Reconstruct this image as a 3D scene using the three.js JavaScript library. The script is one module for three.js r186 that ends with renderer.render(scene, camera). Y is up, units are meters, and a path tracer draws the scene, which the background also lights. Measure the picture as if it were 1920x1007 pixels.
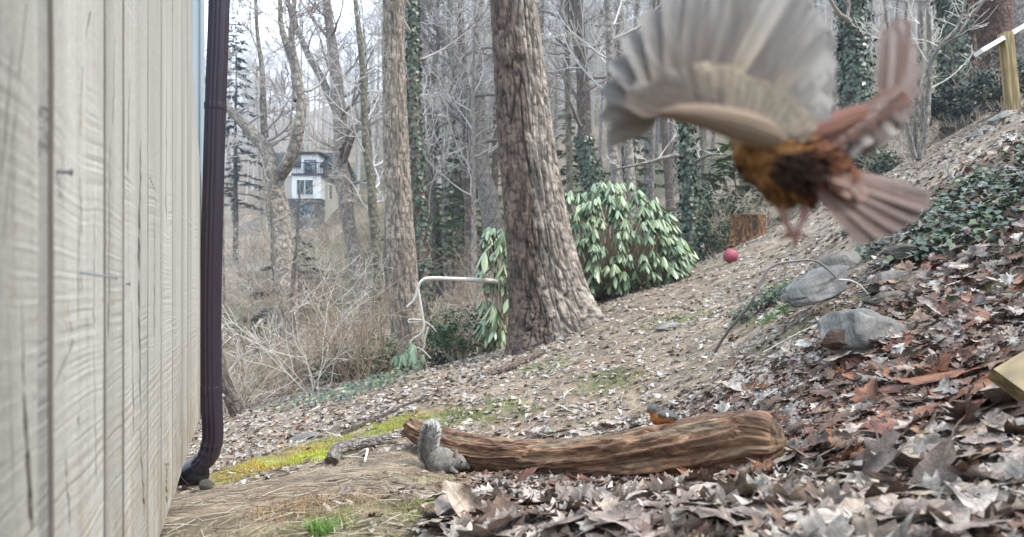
import * as THREE from 'three';
import { MarchingCubes } from 'three/addons/objects/MarchingCubes.js';
import { mergeGeometries, mergeVertices } from 'three/addons/utils/BufferGeometryUtils.js';

// ---------------------------------------------------------------- camera, sky, sun, exposure
const F = 1144, CX = 960, CY = 503.5, EYE = 1.0;          // lens in photo pixels, eye height
const scene = new THREE.Scene();
const camera = new THREE.PerspectiveCamera(2 * Math.atan(CY / F) * 180 / Math.PI, 1024 / 537, 0.04, 600);
camera.position.set(0, EYE, 0);
camera.lookAt(0, EYE, -1);
camera.focus = 3.0;
camera.userData.fStop = 3.2;
const renderer = new THREE.WebGLRenderer({ antialias: true });
renderer.setSize(1024, 537);
renderer.toneMapping = THREE.LinearToneMapping;
renderer.toneMappingExposure = 3.5;
renderer.shadowMap.enabled = true;
{ // bright thin overcast
  const w = 256, h = 128, d = new Float32Array(w * h * 4);
  for (let j = 0; j < h; j++) for (let i = 0; i < w; i++) {
    const el = ((j + 0.5) / h - 0.5) * Math.PI, s = Math.max(0, Math.sin(el));
    const b = el > 0 ? 1.0 - 0.15 * s : 0.25;
    const o = (j * w + i) * 4, t = Math.pow(s, 0.7);
    d[o] = b * (0.88 - 0.14 * t); d[o + 1] = b * (0.985 - 0.06 * t); d[o + 2] = b * 1.14; d[o + 3] = 1;
  }
  const sky = new THREE.DataTexture(d, w, h, THREE.RGBAFormat, THREE.FloatType);
  sky.mapping = THREE.EquirectangularReflectionMapping; sky.magFilter = THREE.LinearFilter; sky.needsUpdate = true;
  scene.background = sky; scene.environment = sky;
}
const sun = new THREE.DirectionalLight(0xfff5e8, 1.5);
sun.position.set(5.5, 8, 2.2); sun.castShadow = true; sun.shadow.radius = 20;
Object.assign(sun.shadow.camera, { left: -14, right: 14, top: 14, bottom: -14, near: 0.1, far: 60 });
sun.shadow.mapSize.set(2048, 2048);
scene.add(sun); scene.add(sun.target);
scene.fog = new THREE.FogExp2(0xd2e4f8, 0.002);

// ---------------------------------------------------------------- helpers
let seed = 12345;
function rnd() { seed |= 0; seed = seed + 0x6D2B79F5 | 0; let t = Math.imul(seed ^ seed >>> 15, 1 | seed); t = t + Math.imul(t ^ t >>> 7, 61 | t) ^ t; return ((t ^ t >>> 14) >>> 0) / 4294967296; }
const R = (a, b) => a + (b - a) * rnd();
const pick = a => a[Math.floor(rnd() * a.length)];
const reseed = s => { seed = s; };
const V = (x, y, z) => new THREE.Vector3(x, y, z);
const clamp = (x, a = 0, b = 1) => Math.min(b, Math.max(a, x));
const sstep = (a, b, x) => { if (a > b) return 1 - sstep(b, a, x); const t = clamp((x - a) / (b - a)); return t * t * (3 - 2 * t); };
const mix = (a, b, t) => a + (b - a) * t;
const at = (px, py, d) => V((px - CX) / F * d, EYE - (py - CY) / F * d, -d);   // a point of the place from its bearing and its distance
const HT = new Float32Array(65536); { reseed(99); for (let i = 0; i < 65536; i++) HT[i] = rnd(); }
const h3 = (x, y, z) => HT[(Math.imul(x, 73856093) ^ Math.imul(y, 19349663) ^ Math.imul(z, 83492791)) & 65535];
function noise(x, y, z = 0) {                                 // value noise 0..1
  const xi = Math.floor(x), yi = Math.floor(y), zi = Math.floor(z);
  let u = x - xi, v = y - yi, w = z - zi; u = u * u * (3 - 2 * u); v = v * v * (3 - 2 * v); w = w * w * (3 - 2 * w);
  const l = (a, b, t) => a + (b - a) * t;
  return l(l(l(h3(xi, yi, zi), h3(xi + 1, yi, zi), u), l(h3(xi, yi + 1, zi), h3(xi + 1, yi + 1, zi), u), v),
    l(l(h3(xi, yi, zi + 1), h3(xi + 1, yi, zi + 1), u), l(h3(xi, yi + 1, zi + 1), h3(xi + 1, yi + 1, zi + 1), u), v), w);
}
const fbm = (x, y, z = 0, o = 4) => { let s = 0, a = 0.5, n = 0; for (let i = 0; i < o; i++) { s += a * noise(x, y, z); n += a; x = x * 2.03 + 7.1; y = y * 2.03 + 3.7; z = z * 2.03 + 1.3; a *= 0.5; } return s / n; };
// periodic 2-D noise for textures that repeat
const pn = (x, y, p, q, s = 0) => {
  const xi = Math.floor(x), yi = Math.floor(y); let u = x - xi, v = y - yi; u = u * u * (3 - 2 * u); v = v * v * (3 - 2 * v);
  const m = (a, n) => ((a % n) + n) % n, x0 = m(xi, p), x1 = m(xi + 1, p), y0 = m(yi, q), y1 = m(yi + 1, q);
  const a = h3(x0, y0, s), b = h3(x1, y0, s), c = h3(x0, y1, s), d = h3(x1, y1, s);
  return a + (b - a) * u + (c - a) * v + (a - b - c + d) * u * v;
};
function pfbm(u, v, p, q, o, s = 0) { let r = 0, a = 0.5, n = 0; for (let i = 0; i < o; i++) { r += a * pn(u * p, v * q, p, q, s + i); n += a; p *= 2; q *= 2; a *= 0.55; } return r / n; }
function tex(w, h, fn, color = true) {                        // fn(u, v) -> [r, g, b] 0..1 (sRGB when colour) or a number
  const d = new Uint8Array(w * h * 4);
  for (let j = 0; j < h; j++) for (let i = 0; i < w; i++) {
    const c = fn((i + 0.5) / w, (j + 0.5) / h), o = (j * w + i) * 4;
    if (typeof c === 'number') { d[o] = d[o + 1] = d[o + 2] = clamp(c) * 255; } else { d[o] = clamp(c[0]) * 255; d[o + 1] = clamp(c[1]) * 255; d[o + 2] = clamp(c[2]) * 255; }
    d[o + 3] = 255;
  }
  const t = new THREE.DataTexture(d, w, h); t.wrapS = t.wrapT = THREE.RepeatWrapping; t.magFilter = THREE.LinearFilter; t.minFilter = THREE.LinearMipmapLinearFilter; t.generateMipmaps = true;
  if (color) t.colorSpace = THREE.SRGBColorSpace; t.needsUpdate = true; return t;
}
const rep = (t, x, y = x) => { const c = t.clone(); c.repeat.set(x, y); c.needsUpdate = true; return c; };
const std = o => new THREE.MeshStandardMaterial({ roughness: 0.9, side: THREE.DoubleSide, ...o });
const lin = (r, g, b) => new THREE.Color().setRGB(r, g, b);

const taken = {};
function numbered(n) { const k = taken[n] = (taken[n] ?? -1) + 1; return k ? `${n}_${String(k).padStart(3, '0')}` : n; }
function tag(o, label, category, group, kind) { if (label) o.userData.label = label; if (category) o.userData.category = category; if (group) o.userData.group = group; if (kind) o.userData.kind = kind; return o; }
function shad(o) { o.castShadow = o.receiveShadow = true; return o; }
function thing(name, label, category, pos, group) { const g = new THREE.Group(); g.name = numbered(name); if (pos) g.position.copy(pos); scene.add(g); return tag(g, label, category, group); }
function part(name, geo, mat, parent, kind) { const m = shad(new THREE.Mesh(geo, mat)); m.name = name; if (kind) m.userData.kind = kind; parent.add(m); return m; }
function single(name, geo, mat, label, category, group, kind) { const m = shad(new THREE.Mesh(geo, mat)); m.name = numbered(name); scene.add(m); return tag(m, label, category, group, kind); }
function copyOf(o, pos, turn, scale, label, group) { const c = o.clone(); c.name = numbered(o.name.replace(/_\d+$/, '')); c.position.copy(pos); c.rotation.y = turn; c.scale.copy(scale); c.userData = { ...o.userData }; if (label) c.userData.label = label; if (group) c.userData.group = group; scene.add(c); return c; }
const EVERY = { used: new Set() };

class Geo {
  constructor() { this.p = []; this.n = []; this.uv = []; this.i = []; this.c = []; }
  get count() { return this.p.length / 3; }
  v(x, y, z, nx, ny, nz, u = 0, w = 0, c) { this.p.push(x, y, z); this.n.push(nx, ny, nz); this.uv.push(u, w); if (c) this.c.push(c[0], c[1], c[2]); return this.p.length / 3 - 1; }
  tri(a, b, c) { this.i.push(a, b, c); }
  tube(pts, rad, sides, opt = {}) {                           // a tapered tube along points; uv in metres
    const n = pts.length; let len = 0; const t = new THREE.Vector3(), a = new THREE.Vector3(), b = new THREE.Vector3();
    let prev = null; const base = this.count, uk = opt.around ?? Math.max(1, Math.round(2 * Math.PI * rad[0] / (opt.tile ?? 0.6)));
    for (let k = 0; k < n; k++) {
      t.copy(pts[Math.min(k + 1, n - 1)]).sub(pts[Math.max(k - 1, 0)]).normalize();
      if (!prev) { a.set(Math.abs(t.x) < 0.8 ? 1 : 0, 0, Math.abs(t.x) < 0.8 ? 0 : 1); a.addScaledVector(t, -a.dot(t)).normalize(); }
      else { a.copy(prev).addScaledVector(t, -prev.dot(t)).normalize(); }
      prev = a.clone(); b.crossVectors(t, a);
      if (k) len += pts[k].distanceTo(pts[k - 1]);
      for (let s = 0; s <= sides; s++) {
        const th = s / sides * 2 * Math.PI, cx = Math.cos(th), sx = Math.sin(th);
        const nx = a.x * cx + b.x * sx, ny = a.y * cx + b.y * sx, nz = a.z * cx + b.z * sx, r = rad[k];
        this.v(pts[k].x + nx * r, pts[k].y + ny * r, pts[k].z + nz * r, nx, ny, nz, s / sides * uk, len / (opt.tile ?? 0.6), opt.color);
      }
    }
    for (let k = 0; k < n - 1; k++) for (let s = 0; s < sides; s++) { const q = base + k * (sides + 1) + s, w = q + sides + 1; this.i.push(q, q + 1, w, q + 1, w + 1, w); }
    if (opt.cap) for (const k of [0, n - 1]) {
      t.copy(pts[Math.min(k + 1, n - 1)]).sub(pts[Math.max(k - 1, 0)]).normalize().multiplyScalar(k ? 1 : -1);
      const c = this.v(pts[k].x, pts[k].y, pts[k].z, t.x, t.y, t.z, 0.5, 0.5, opt.color), q = base + k * (sides + 1), ring = [];
      for (let s = 0; s <= sides; s++) { const o = (q + s) * 3; ring.push(this.v(this.p[o], this.p[o + 1], this.p[o + 2], t.x, t.y, t.z, 0.5 + 0.3 * Math.cos(s / sides * 6.283), 0.5 + 0.3 * Math.sin(s / sides * 6.283), opt.color)); }
      for (let s = 0; s < sides; s++) k ? this.i.push(c, ring[s], ring[s + 1]) : this.i.push(c, ring[s + 1], ring[s]);
    }
    return this;
  }
  leaf(c, dir, nrm, L, W, color) {                             // a kite of two triangles with a fold along its rib
    const s = new THREE.Vector3().crossVectors(dir, nrm).normalize();
    const q = [[0, 0, 0], [0.42, 0.5, 0.1], [1, 0, -0.06], [0.42, -0.5, 0.1]].map(([l, w, h]) => this.v(c.x + dir.x * l * L + s.x * w * W + nrm.x * h * W, c.y + dir.y * l * L + s.y * w * W + nrm.y * h * W, c.z + dir.z * l * L + s.z * w * W + nrm.z * h * W, nrm.x, nrm.y, nrm.z, l, w + 0.5, color));
    this.i.push(q[0], q[1], q[2], q[0], q[2], q[3]);
  }
  done() {
    const g = new THREE.BufferGeometry();
    g.setAttribute('position', new THREE.Float32BufferAttribute(this.p, 3)); g.setAttribute('normal', new THREE.Float32BufferAttribute(this.n, 3)); g.setAttribute('uv', new THREE.Float32BufferAttribute(this.uv, 2));
    if (this.c.length) g.setAttribute('color', new THREE.Float32BufferAttribute(this.c, 3));
    g.setIndex(this.i); return g;
  }
}
function boxGeo(w, h, d, x = 0, y = 0, z = 0) { const g = new THREE.BoxGeometry(w, h, d); g.translate(x, y, z); return g; }
function spline(pts, n) { return new THREE.CatmullRomCurve3(pts, false, 'centripetal').getPoints(n); }
function smoothArr(a, n) { const o = []; for (let i = 0; i <= n; i++) { const t = i / n * (a.length - 1), k = Math.min(a.length - 2, Math.floor(t)); o.push(mix(a[k], a[k + 1], t - k)); } return o; }

// ---------------------------------------------------------------- terrain: one sheet through surveyed points (bearing x, bearing y, distance ahead)
const SURVEY = [
  [310, 1000, 1.65], [400, 1007, 1.62], [620, 1007, 1.6], [960, 1007, 1.45], [1200, 1007, 1.25], [1500, 1007, 1.1], [1920, 1007, 1.0], [1920, 850, 1.35], [1920, 745, 1.7], [1700, 810, 1.75],
  [1440, 890, 1.95], [1130, 905, 2.3], [860, 888, 2.75], [770, 840, 3.0], [420, 910, 2.75], [330, 930, 2.65], [250, 905, 3.0], [600, 862, 3.1], [500, 830, 3.7], [420, 808, 4.4], [600, 765, 5.0], [750, 712, 5.5],
  [950, 668, 5.8], [960, 760, 3.7], [1150, 700, 3.9], [1150, 585, 6.0], [1290, 505, 8.5], [1300, 640, 4.1], [1350, 565, 5.2], [1400, 452, 9.0], [1450, 700, 2.8], [1600, 655, 2.6], [1700, 625, 2.6], [1560, 560, 3.3],
  [1800, 590, 2.6], [1920, 590, 2.4], [1700, 500, 3.3], [1850, 450, 3.1], [1920, 400, 3.0], [1750, 345, 4.4], [1900, 215, 5.4], [1500, 470, 5.8], [1600, 385, 7.2], [1700, 318, 7.4], [1820, 262, 6.2],
  [770, 700, 8.5], [650, 700, 9], [500, 745, 9], [430, 780, 7], [930, 655, 7.2], [1150, 556, 7.7], [1120, 560, 9.5], [1300, 500, 11], [960, 640, 10], [1420, 440, 12], [1600, 350, 12], [1750, 270, 11], [1900, 190, 9],
  [470, 735, 14], [700, 650, 16], [640, 612, 22], [430, 690, 20], [960, 590, 18], [1250, 490, 18], [1500, 380, 20], [1800, 180, 20], [560, 560, 29], [430, 520, 32], [560, 425, 40], [800, 480, 32], [1100, 420, 32], [1500, 250, 38],
  [420, 420, 48], [560, 320, 56], [850, 300, 56], [1200, 230, 56], [1600, 100, 56], [1900, 0, 40], [420, 290, 95], [560, 250, 95], [700, 215, 95], [900, 150, 95], [1200, 90, 95], [1500, 0, 95], [1900, -160, 95],
];
const KT = 2.2;
const tps = r2 => r2 < 1e-12 ? 0 : 0.5 * r2 * Math.log(r2);
const knots = SURVEY.map(([px, py, d]) => { const p = at(px, py, d), r = Math.hypot(p.x, p.z); return [KT * Math.atan2(p.x, -p.z), Math.log(r), (p.y - EYE) / r]; });
for (const [deg, r, y] of [[-60, 1.2, -0.7], [-60, 3, -1.05], [-60, 12, -2.6], [-60, 60, 3], [60, 1.2, -0.2], [60, 3, 0.5], [60, 12, 3.6], [60, 60, 16], [0, 0.6, -0.6], [30, 0.6, -0.46], [-30, 0.6, -0.68], [55, 0.6, -0.38], [-55, 0.6, -0.68]])
  knots.push([KT * deg * Math.PI / 180, Math.log(r), y / r]);
const WTS = (() => {
  const n = knots.length, m = n + 3, A = [];
  for (let i = 0; i < n; i++) { const row = new Float64Array(m + 1); for (let j = 0; j < n; j++) row[j] = tps((knots[i][0] - knots[j][0]) ** 2 + (knots[i][1] - knots[j][1]) ** 2) + (i === j ? 0.004 : 0); row[n] = 1; row[n + 1] = knots[i][0]; row[n + 2] = knots[i][1]; row[m] = knots[i][2]; A.push(row); }
  for (let k = 0; k < 3; k++) { const row = new Float64Array(m + 1); for (let j = 0; j < n; j++) row[j] = k === 0 ? 1 : knots[j][k - 1]; A.push(row); }
  for (let c = 0; c < m; c++) { let b = c; for (let r = c + 1; r < m; r++) if (Math.abs(A[r][c]) > Math.abs(A[b][c])) b = r;[A[c], A[b]] = [A[b], A[c]]; for (let r = 0; r < m; r++) if (r !== c && A[r][c]) { const f = A[r][c] / A[c][c]; for (let k = c; k <= m; k++) A[r][k] -= f * A[c][k]; } }
  return A.map((r, i) => r[m] / r[i]);
})();
function slopeAt(th, lr) { const x = KT * th, n = knots.length; let s = WTS[n] + WTS[n + 1] * x + WTS[n + 2] * lr; for (let j = 0; j < n; j++) s += WTS[j] * tps((x - knots[j][0]) ** 2 + (lr - knots[j][1]) ** 2); return s; }
const EDGE = 58 * Math.PI / 180;
function groundY(x, z, rough = true) {
  const th = Math.atan2(x, -z), rr = Math.hypot(x, z), r = Math.max(rr, 0.55), lr = Math.log(Math.min(r, 130));
  let s;
  if (Math.abs(th) <= EDGE) s = slopeAt(th, lr);
  else { const b = ((th > 0 ? th : th + 2 * Math.PI) - EDGE) / (2 * Math.PI - 2 * EDGE); s = mix(slopeAt(EDGE, lr), slopeAt(-EDGE, lr), sstep(0, 1, b)); }
  let y = EYE + s * r;
  if (rough) y += (fbm(x * 2.2, z * 2.2, 5, 3) - 0.5) * 0.05 * Math.min(1, rr / 3) + (fbm(x * 11, z * 11, 9, 3) - 0.5) * 0.022 + (rr > 10 ? (fbm(x * 0.35, z * 0.35, 2, 3) - 0.5) * 0.6 * Math.min(1, (rr - 10) / 15) : 0);
  return y;
}
const onGround = (x, z, up = 0) => V(x, groundY(x, z) + up, z);
function groundNormal(x, z, e = 0.06) { return V(groundY(x - e, z, false) - groundY(x + e, z, false), 2 * e, groundY(x, z - e, false) - groundY(x, z + e, false)).normalize(); }
function groundHit(px, py, from = 0.7) {                       // where a line of sight first meets the ground
  const dx = (px - CX) / F, dy = -(py - CY) / F, k = Math.hypot(dx, 1), th = Math.atan2(dx, 1), s = dy / k;
  let lr = Math.log(from);
  for (; lr < 4.7; lr += 0.02) if (slopeAt(th, lr) >= s) break;
  let a = lr - 0.02, b = lr; for (let i = 0; i < 12; i++) { const m = (a + b) / 2; slopeAt(th, m) >= s ? b = m : a = m; }
  const d = Math.exp(b) / k; return V(dx * d, groundY(dx * d, -d), -d);
}
const near = (p, a, b) => { const vx = b.x - a.x, vz = b.z - a.z, t = clamp(((p.x - a.x) * vx + (p.z - a.z) * vz) / (vx * vx + vz * vz)); return Math.hypot(p.x - a.x - vx * t, p.z - a.z - vz * t); };

// how thickly leaves lie, by place
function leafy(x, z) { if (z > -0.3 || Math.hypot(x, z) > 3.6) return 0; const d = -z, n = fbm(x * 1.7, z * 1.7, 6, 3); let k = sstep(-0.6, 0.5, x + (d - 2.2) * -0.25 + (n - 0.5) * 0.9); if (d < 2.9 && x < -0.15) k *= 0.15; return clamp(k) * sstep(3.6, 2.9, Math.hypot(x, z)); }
const T = {};
T.grit = tex(1024, 1024, (u, v) => { const a = pfbm(u, v, 8, 8, 6, 1), b = pfbm(u, v, 90, 90, 3, 9), c = pn(u * 260, v * 150, 260, 150, 33), d = pn(u * 120, v * 300, 120, 300, 37); let k = 0.42 + 0.4 * a + 0.28 * (b - 0.5) + (c > 0.8 ? 0.22 * (c - 0.8) * 5 : 0) - (d < 0.2 ? 0.25 * (0.2 - d) * 5 : 0); return [k, k * 0.985, k * 0.96]; });
T.gritBump = tex(1024, 1024, (u, v) => 0.5 * pfbm(u, v, 24, 24, 5, 2) + 0.5 * pfbm(u, v, 120, 120, 2, 19), false);
{
  const moss0 = groundHit(430, 895), moss1 = groundHit(600, 838), moss2 = groundHit(790, 782);
  const m2a = groundHit(500, 870), m2b = groundHit(640, 848);
  EVERY.moss = [moss0, moss1, moss2, m2a, m2b];
  const greens = [[880, 775, 0.28], [830, 790, 0.22], [1090, 610, 0.3], [1010, 690, 0.25], [1140, 715, 0.25], [1010, 880, 0.18], [800, 960, 0.18], [600, 985, 0.12], [1440, 590, 0.14], [1730, 530, 0.16], [1860, 560, 0.14], [940, 770, 0.25], [1270, 600, 0.3]].map(([x, y, r]) => { const p = groundHit(x, y); return [p.x, p.z, r]; });
  EVERY.greens = greens;
  const th = []; for (let i = 0; i <= 460; i++) th.push((-52 + 104 * i / 460) * Math.PI / 180); for (let i = 1; i < 50; i++) th.push((52 + 256 * i / 50) * Math.PI / 180); th.push(308 * Math.PI / 180);
  const NR = 400, lr0 = Math.log(0.3), lr1 = Math.log(125), G = new Geo(), col = new THREE.Color();
  const cols = th.length;
  for (let j = 0; j <= NR; j++) for (let i = 0; i < cols; i++) {
    const r = Math.exp(mix(lr0, lr1, j / NR)), x = Math.sin(th[i]) * r, z = -Math.cos(th[i]) * r, y = groundY(x, z);
    const n1 = fbm(x * 1.3, z * 1.3, 3, 4), n2 = fbm(x * 6, z * 6, 8, 3), n3 = fbm(x * 25, z * 25, 1, 2), P = { x, z };
    let c = [0.45, 0.36, 0.265];                                       // trodden earth and straw
    const litter = clamp(0.35 + (n1 - 0.45) * 2.2 + (n2 - 0.5) * 1.2);
    c = c.map((q, k) => mix(q, [0.26, 0.19, 0.135][k], litter * 0.7));
    const dm = Math.min(near(P, moss0, moss1), near(P, moss1, moss2)) + (n2 - 0.5) * 0.16;
    const mo = 1 - sstep(0.07, 0.23, dm); c = c.map((q, k) => mix(q, n1 > 0.5 ? [0.34, 0.25, 0.05][k] : [0.29, 0.30, 0.055][k], mo * 0.9));
    const dy = near(P, m2a, m2b) + (n2 - 0.5) * 0.14; const my = 1 - sstep(0.04, 0.15, dy); c = c.map((q, k) => mix(q, [0.34, 0.36, 0.05][k], my * 0.9));
    for (const [gx, gz, gr] of greens) { const g = 1 - sstep(gr * 0.4, gr, Math.hypot(x - gx, z - gz) + (n2 - 0.5) * 0.5 * gr + (n3 - 0.5) * 0.3); if (g > 0) c = c.map((q, k) => mix(q, [0.16, 0.19, 0.05][k], g * 0.6)); }
    { const g = fbm(x * 0.1 + 40, z * 0.1 + 17, 4, 3), f = sstep(0.56, 0.62, g + (n1 - 0.5) * 0.1); if (f > 0) c = c.map((q, k) => mix(q, [0.19, 0.195, 0.085][k], f * 0.75)); }   // patches of mossy ground
    { const k = sstep(0.35, 0.75, leafy(x, z)); c = c.map((q, i) => mix(q, [0.115, 0.078, 0.056][i], k * 0.85)); }                      // soil under thick litter, with the shade between leaves painted in
    const v = 0.8 + 0.5 * (n3 - 0.5) + 0.4 * (n2 - 0.5);
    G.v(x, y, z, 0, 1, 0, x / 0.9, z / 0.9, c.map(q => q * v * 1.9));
  }
  for (let j = 0; j < NR; j++) for (let i = 0; i < cols - 1; i++) { const a = j * cols + i, b = a + cols; G.i.push(a, b, a + 1, a + 1, b, b + 1); }
  const mid = G.v(0, groundY(0, -0.3), 0, 0, 1, 0, 0, 0, [0.4, 0.33, 0.25]); for (let i = 0; i < cols - 1; i++) G.i.push(mid, i, i + 1);
  const geo = G.done(); geo.computeVertexNormals();
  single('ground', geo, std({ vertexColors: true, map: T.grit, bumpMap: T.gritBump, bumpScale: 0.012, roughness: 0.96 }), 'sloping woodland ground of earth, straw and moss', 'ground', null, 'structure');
}

// ---------------------------------------------------------------- the building's plywood wall beside the camera, its downspout
const WALL_U = V(-0.394, 0, -0.919), WALL_N = V(0.919, 0, -0.394), CORNER = at(378, CY, 2.9);
const wallTY = (px, py) => { const d = 92 * 2.9 / (470 - px); return [-(2.9 - d) / 0.919, EYE - (py - CY) / F * d]; };   // wall coordinates: x away from the camera, y height
T.saw = tex(1024, 2048, (u, v) => {                             // rough-sawn, painted plywood: faint grain, weather stains
  const g = pfbm(u, v, 60, 4, 4, 3), st = pfbm(u, v, 5, 3, 5, 7), sp = pn(u * 300, v * 900, 300, 900, 12), ck = pn(u * 170, v * 7, 170, 7, 5);
  let k = 0.735 + 0.14 * (g - 0.5) + 0.2 * (st - 0.5) + 0.10 * (sp - 0.5); if (ck > 0.93) k -= (ck - 0.93) * 2.2;
  const dirt = clamp((0.17 - v) * 5.5) * clamp(0.1 + 1.9 * (pfbm(u, v, 26, 60, 4, 15) - 0.36)) ;            // soil splashed up from the ground
  const fl = pn(u * 40, v * 130, 40, 130, 44); const rust = fl > 0.9 ? (fl - 0.9) * 1.5 : 0;
  return [k * 1.0 - dirt * 0.10, k * 0.985 - dirt * 0.16 - rust * 0.4, k * 0.955 - dirt * 0.25 - rust * 0.7];
});
T.sawBump = tex(1024, 2048, (u, v) => {                         // saw marks run across, grain runs up
  const bend = 0.012 * (pfbm(u, v, 4, 6, 3, 31) - 0.5), s = pn(u * 3, (v + bend) * 620, 3, 620, 11), m = pfbm(u, v + bend, 5, 120, 3, 8), g = pn(u * 140, v * 10, 140, 10, 22);
  return 0.5 * s * sstep(0.4, 0.65, pfbm(u, v, 4, 9, 3, 61)) + 0.3 * m + 0.3 * g;
}, false);
{
  const wall = thing('wooden_wall', 'pale grey rough-sawn plywood wall of the building behind the downspout', 'wall', V(CORNER.x, 0, CORNER.z));
  wall.matrixAutoUpdate = true;
  const B = new THREE.Matrix4().makeBasis(WALL_U, V(0, 1, 0), WALL_N); wall.quaternion.setFromRotationMatrix(B);
  const m1 = std({ map: T.saw, bumpMap: T.sawBump, bumpScale: 0.003, color: 0xe9e7e2, roughness: 0.8 });
  const m2 = std({ map: T.saw, bumpMap: T.sawBump, bumpScale: 0.003, color: 0xdedcd6, roughness: 0.8 });
  const m3 = std({ map: T.saw, bumpMap: T.sawBump, bumpScale: 0.003, color: 0xc8c7c6, roughness: 0.85 });
  const shadedRaw = std({ color: 0x6a655e, roughness: 0.95 });                  // bare weathered wood in cuts and cracks, darkened to paint in their shade
  const bottom = EYE - 0.685, top = EYE + 2.4;
  const xs = px => wallTY(px, CY)[0];
  // grooves: [x, width]
  const grooves = [[xs(12) - 0.9, 0.012], [(xs(70) + xs(100)) / 2, xs(100) - xs(70)], [xs(196), 0.016], [xs(231), 0.018], [xs(277), 0.010], [xs(302), 0.010], [xs(323), 0.011], [xs(341), 0.010], [xs(351), 0.011]];
  const edges = [-3.7]; for (const [x, w] of grooves) edges.push(x - w / 2, x + w / 2); edges.push(0);
  const slits = [                                                 // open checks in the sheet: bearings of the two ends, width at each
    [[52, -20], [3, 470], 2, 3.4], [[24, 80], [2, 330], 2.2, 4.5], [[41, 560], [44, 730], 0.8, 4], [[44, 730], [60, 1000], 4, 11], [[206, 260], [203, 640], 1, 2.4], [[264, 262], [260, 520], 1.2, 4.2], [[260, 520], [264, 790], 4, 1.2],
    [[333, 610], [345, 800], 0.8, 5.5], [[281, 332], [289, 354], 2.5, 1], [[322, 420], [330, 430], 2.5, 1], [[146, 600], [148, 400], 1, 0.6], [[150, 330], [153, 440], 1, 2], [[262, 800], [270, 960], 0.8, 2], [[14, 560], [26, 960], 1, 2], [[311, 870], [313, 950], 1.2, 2],
    [[170, 20], [160, 70], 3, 0.8], [[120, 600], [140, 640], 0.6, 1.2], [[147, 780], [146, 800], 3, 2], [[100, 170], [101, 182], 2, 1], [[93, 215], [94, 245], 3, 1], [[118, 290], [112, 350], 0.8, 0.6], [[128, 560], [131, 700], 0.6, 1.6], [[178, 380], [176, 620], 0.8, 1.8], [[176, 640], [181, 900], 0.7, 1.6], [[215, 60], [212, 240], 0.6, 1.4], [[243, 140], [240, 330], 0.6, 1.6], [[246, 560], [251, 820], 0.7, 1.8], [[290, 400], [289, 640], 0.6, 1.4], [[312, 150], [311, 420], 0.6, 1.4], [[122, 840], [131, 990], 1, 2.4], [[155, 120], [149, 260], 0.7, 1.6], [[31, 180], [22, 420], 0.8, 2.2],
  ];
  const slitPoly = ([a, b, wa, wb]) => {
    const n = 14, L = [], Rr = [], k = 92 * 2.9 / 0.919;
    for (let i = 0; i <= n; i++) {
      const t = i / n, px = mix(a[0], b[0], t) + (i && i < n ? (noise(a[0] + i * 1.7, a[1]) - 0.5) * 2.4 : 0), py = mix(a[1], b[1], t), w = Math.max(0.5, mix(wa, wb, t) * (0.6 + 0.8 * noise(i * 1.3, a[1], 4))) * (i === 0 || i === n ? 0.12 : 1);
      const [x0, y] = wallTY(px - w / 2, py), [x1] = wallTY(px + w / 2, py); L.push([x0, y]); Rr.push([x1, y]);
    }
    return [...L, ...Rr.reverse()];
  };
  const polys = slits.map(slitPoly);
  reseed(71);
  for (let k = 0; k < edges.length; k += 2) {
    const x0 = edges[k], x1 = edges[k + 1];
    if (x1 - x0 < 0.005) continue;
    const s = new THREE.Shape(), last = k === edges.length - 2;
    const wob = (y, e) => (noise(e * 31.7, y * 9) - 0.5) * 0.005 + (noise(e * 11.7, y * 40) - 0.5) * 0.0025;
    const notchX = xs(361), pts = [];
    for (let i = 0; i <= 40; i++) { const y = mix(bottom + 0.012 * (noise(k, 5) - 0.5), top, i / 40); pts.push([x0 + wob(y, k), y]); }
    if (last) { const [, ya] = wallTY(362, 128), [xb, yb] = wallTY(377, 318); for (const [x, y] of [[notchX, top], [notchX - 0.01, ya + 0.3], [notchX + 0.012, ya], [mix(notchX, xb, 0.3), mix(ya, yb, 0.35)], [mix(notchX, xb, 0.42), mix(ya, yb, 0.6)], [mix(notchX, xb, 0.8), mix(ya, yb, 0.85)], [-0.012, yb - 0.06], [0, yb - 0.2]]) pts.push([x, y]); for (let i = 1; i <= 16; i++) { const y = mix(yb - 0.2, bottom, i / 16); pts.push([(noise(y * 30, 3) - 0.5) * 0.012 - 0.004, y]); } pts.push([x0 + 0.1, bottom + 0.006]); }
    else for (let i = 40; i >= 0; i--) { const y = mix(bottom, top, i / 40); pts.push([x1 + wob(y, k + 1), y]); }
    s.setFromPoints(pts.map(p => new THREE.Vector2(...p)));
    for (const q of polys) if (q.every(([x, y]) => x > x0 + 0.006 && x < x1 - 0.006 && y > bottom + 0.01 && y < top - 0.01)) s.holes.push(new THREE.Path(q.map(p => new THREE.Vector2(...p))));
    const g = new THREE.ExtrudeGeometry(s, { depth: 0.003, bevelEnabled: true, bevelSize: 0.001, bevelThickness: 0.0016, bevelSegments: 2 });
    g.translate(0, 0, -0.0046); const uv = g.attributes.uv, off = rnd(); for (let i = 0; i < uv.count; i++) uv.setXY(i, uv.getX(i) + off, (uv.getY(i) - bottom) / 3.05);
    part('siding_board', g, [pick([m1, m1, m2]), shadedRaw], wall);
  }
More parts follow.
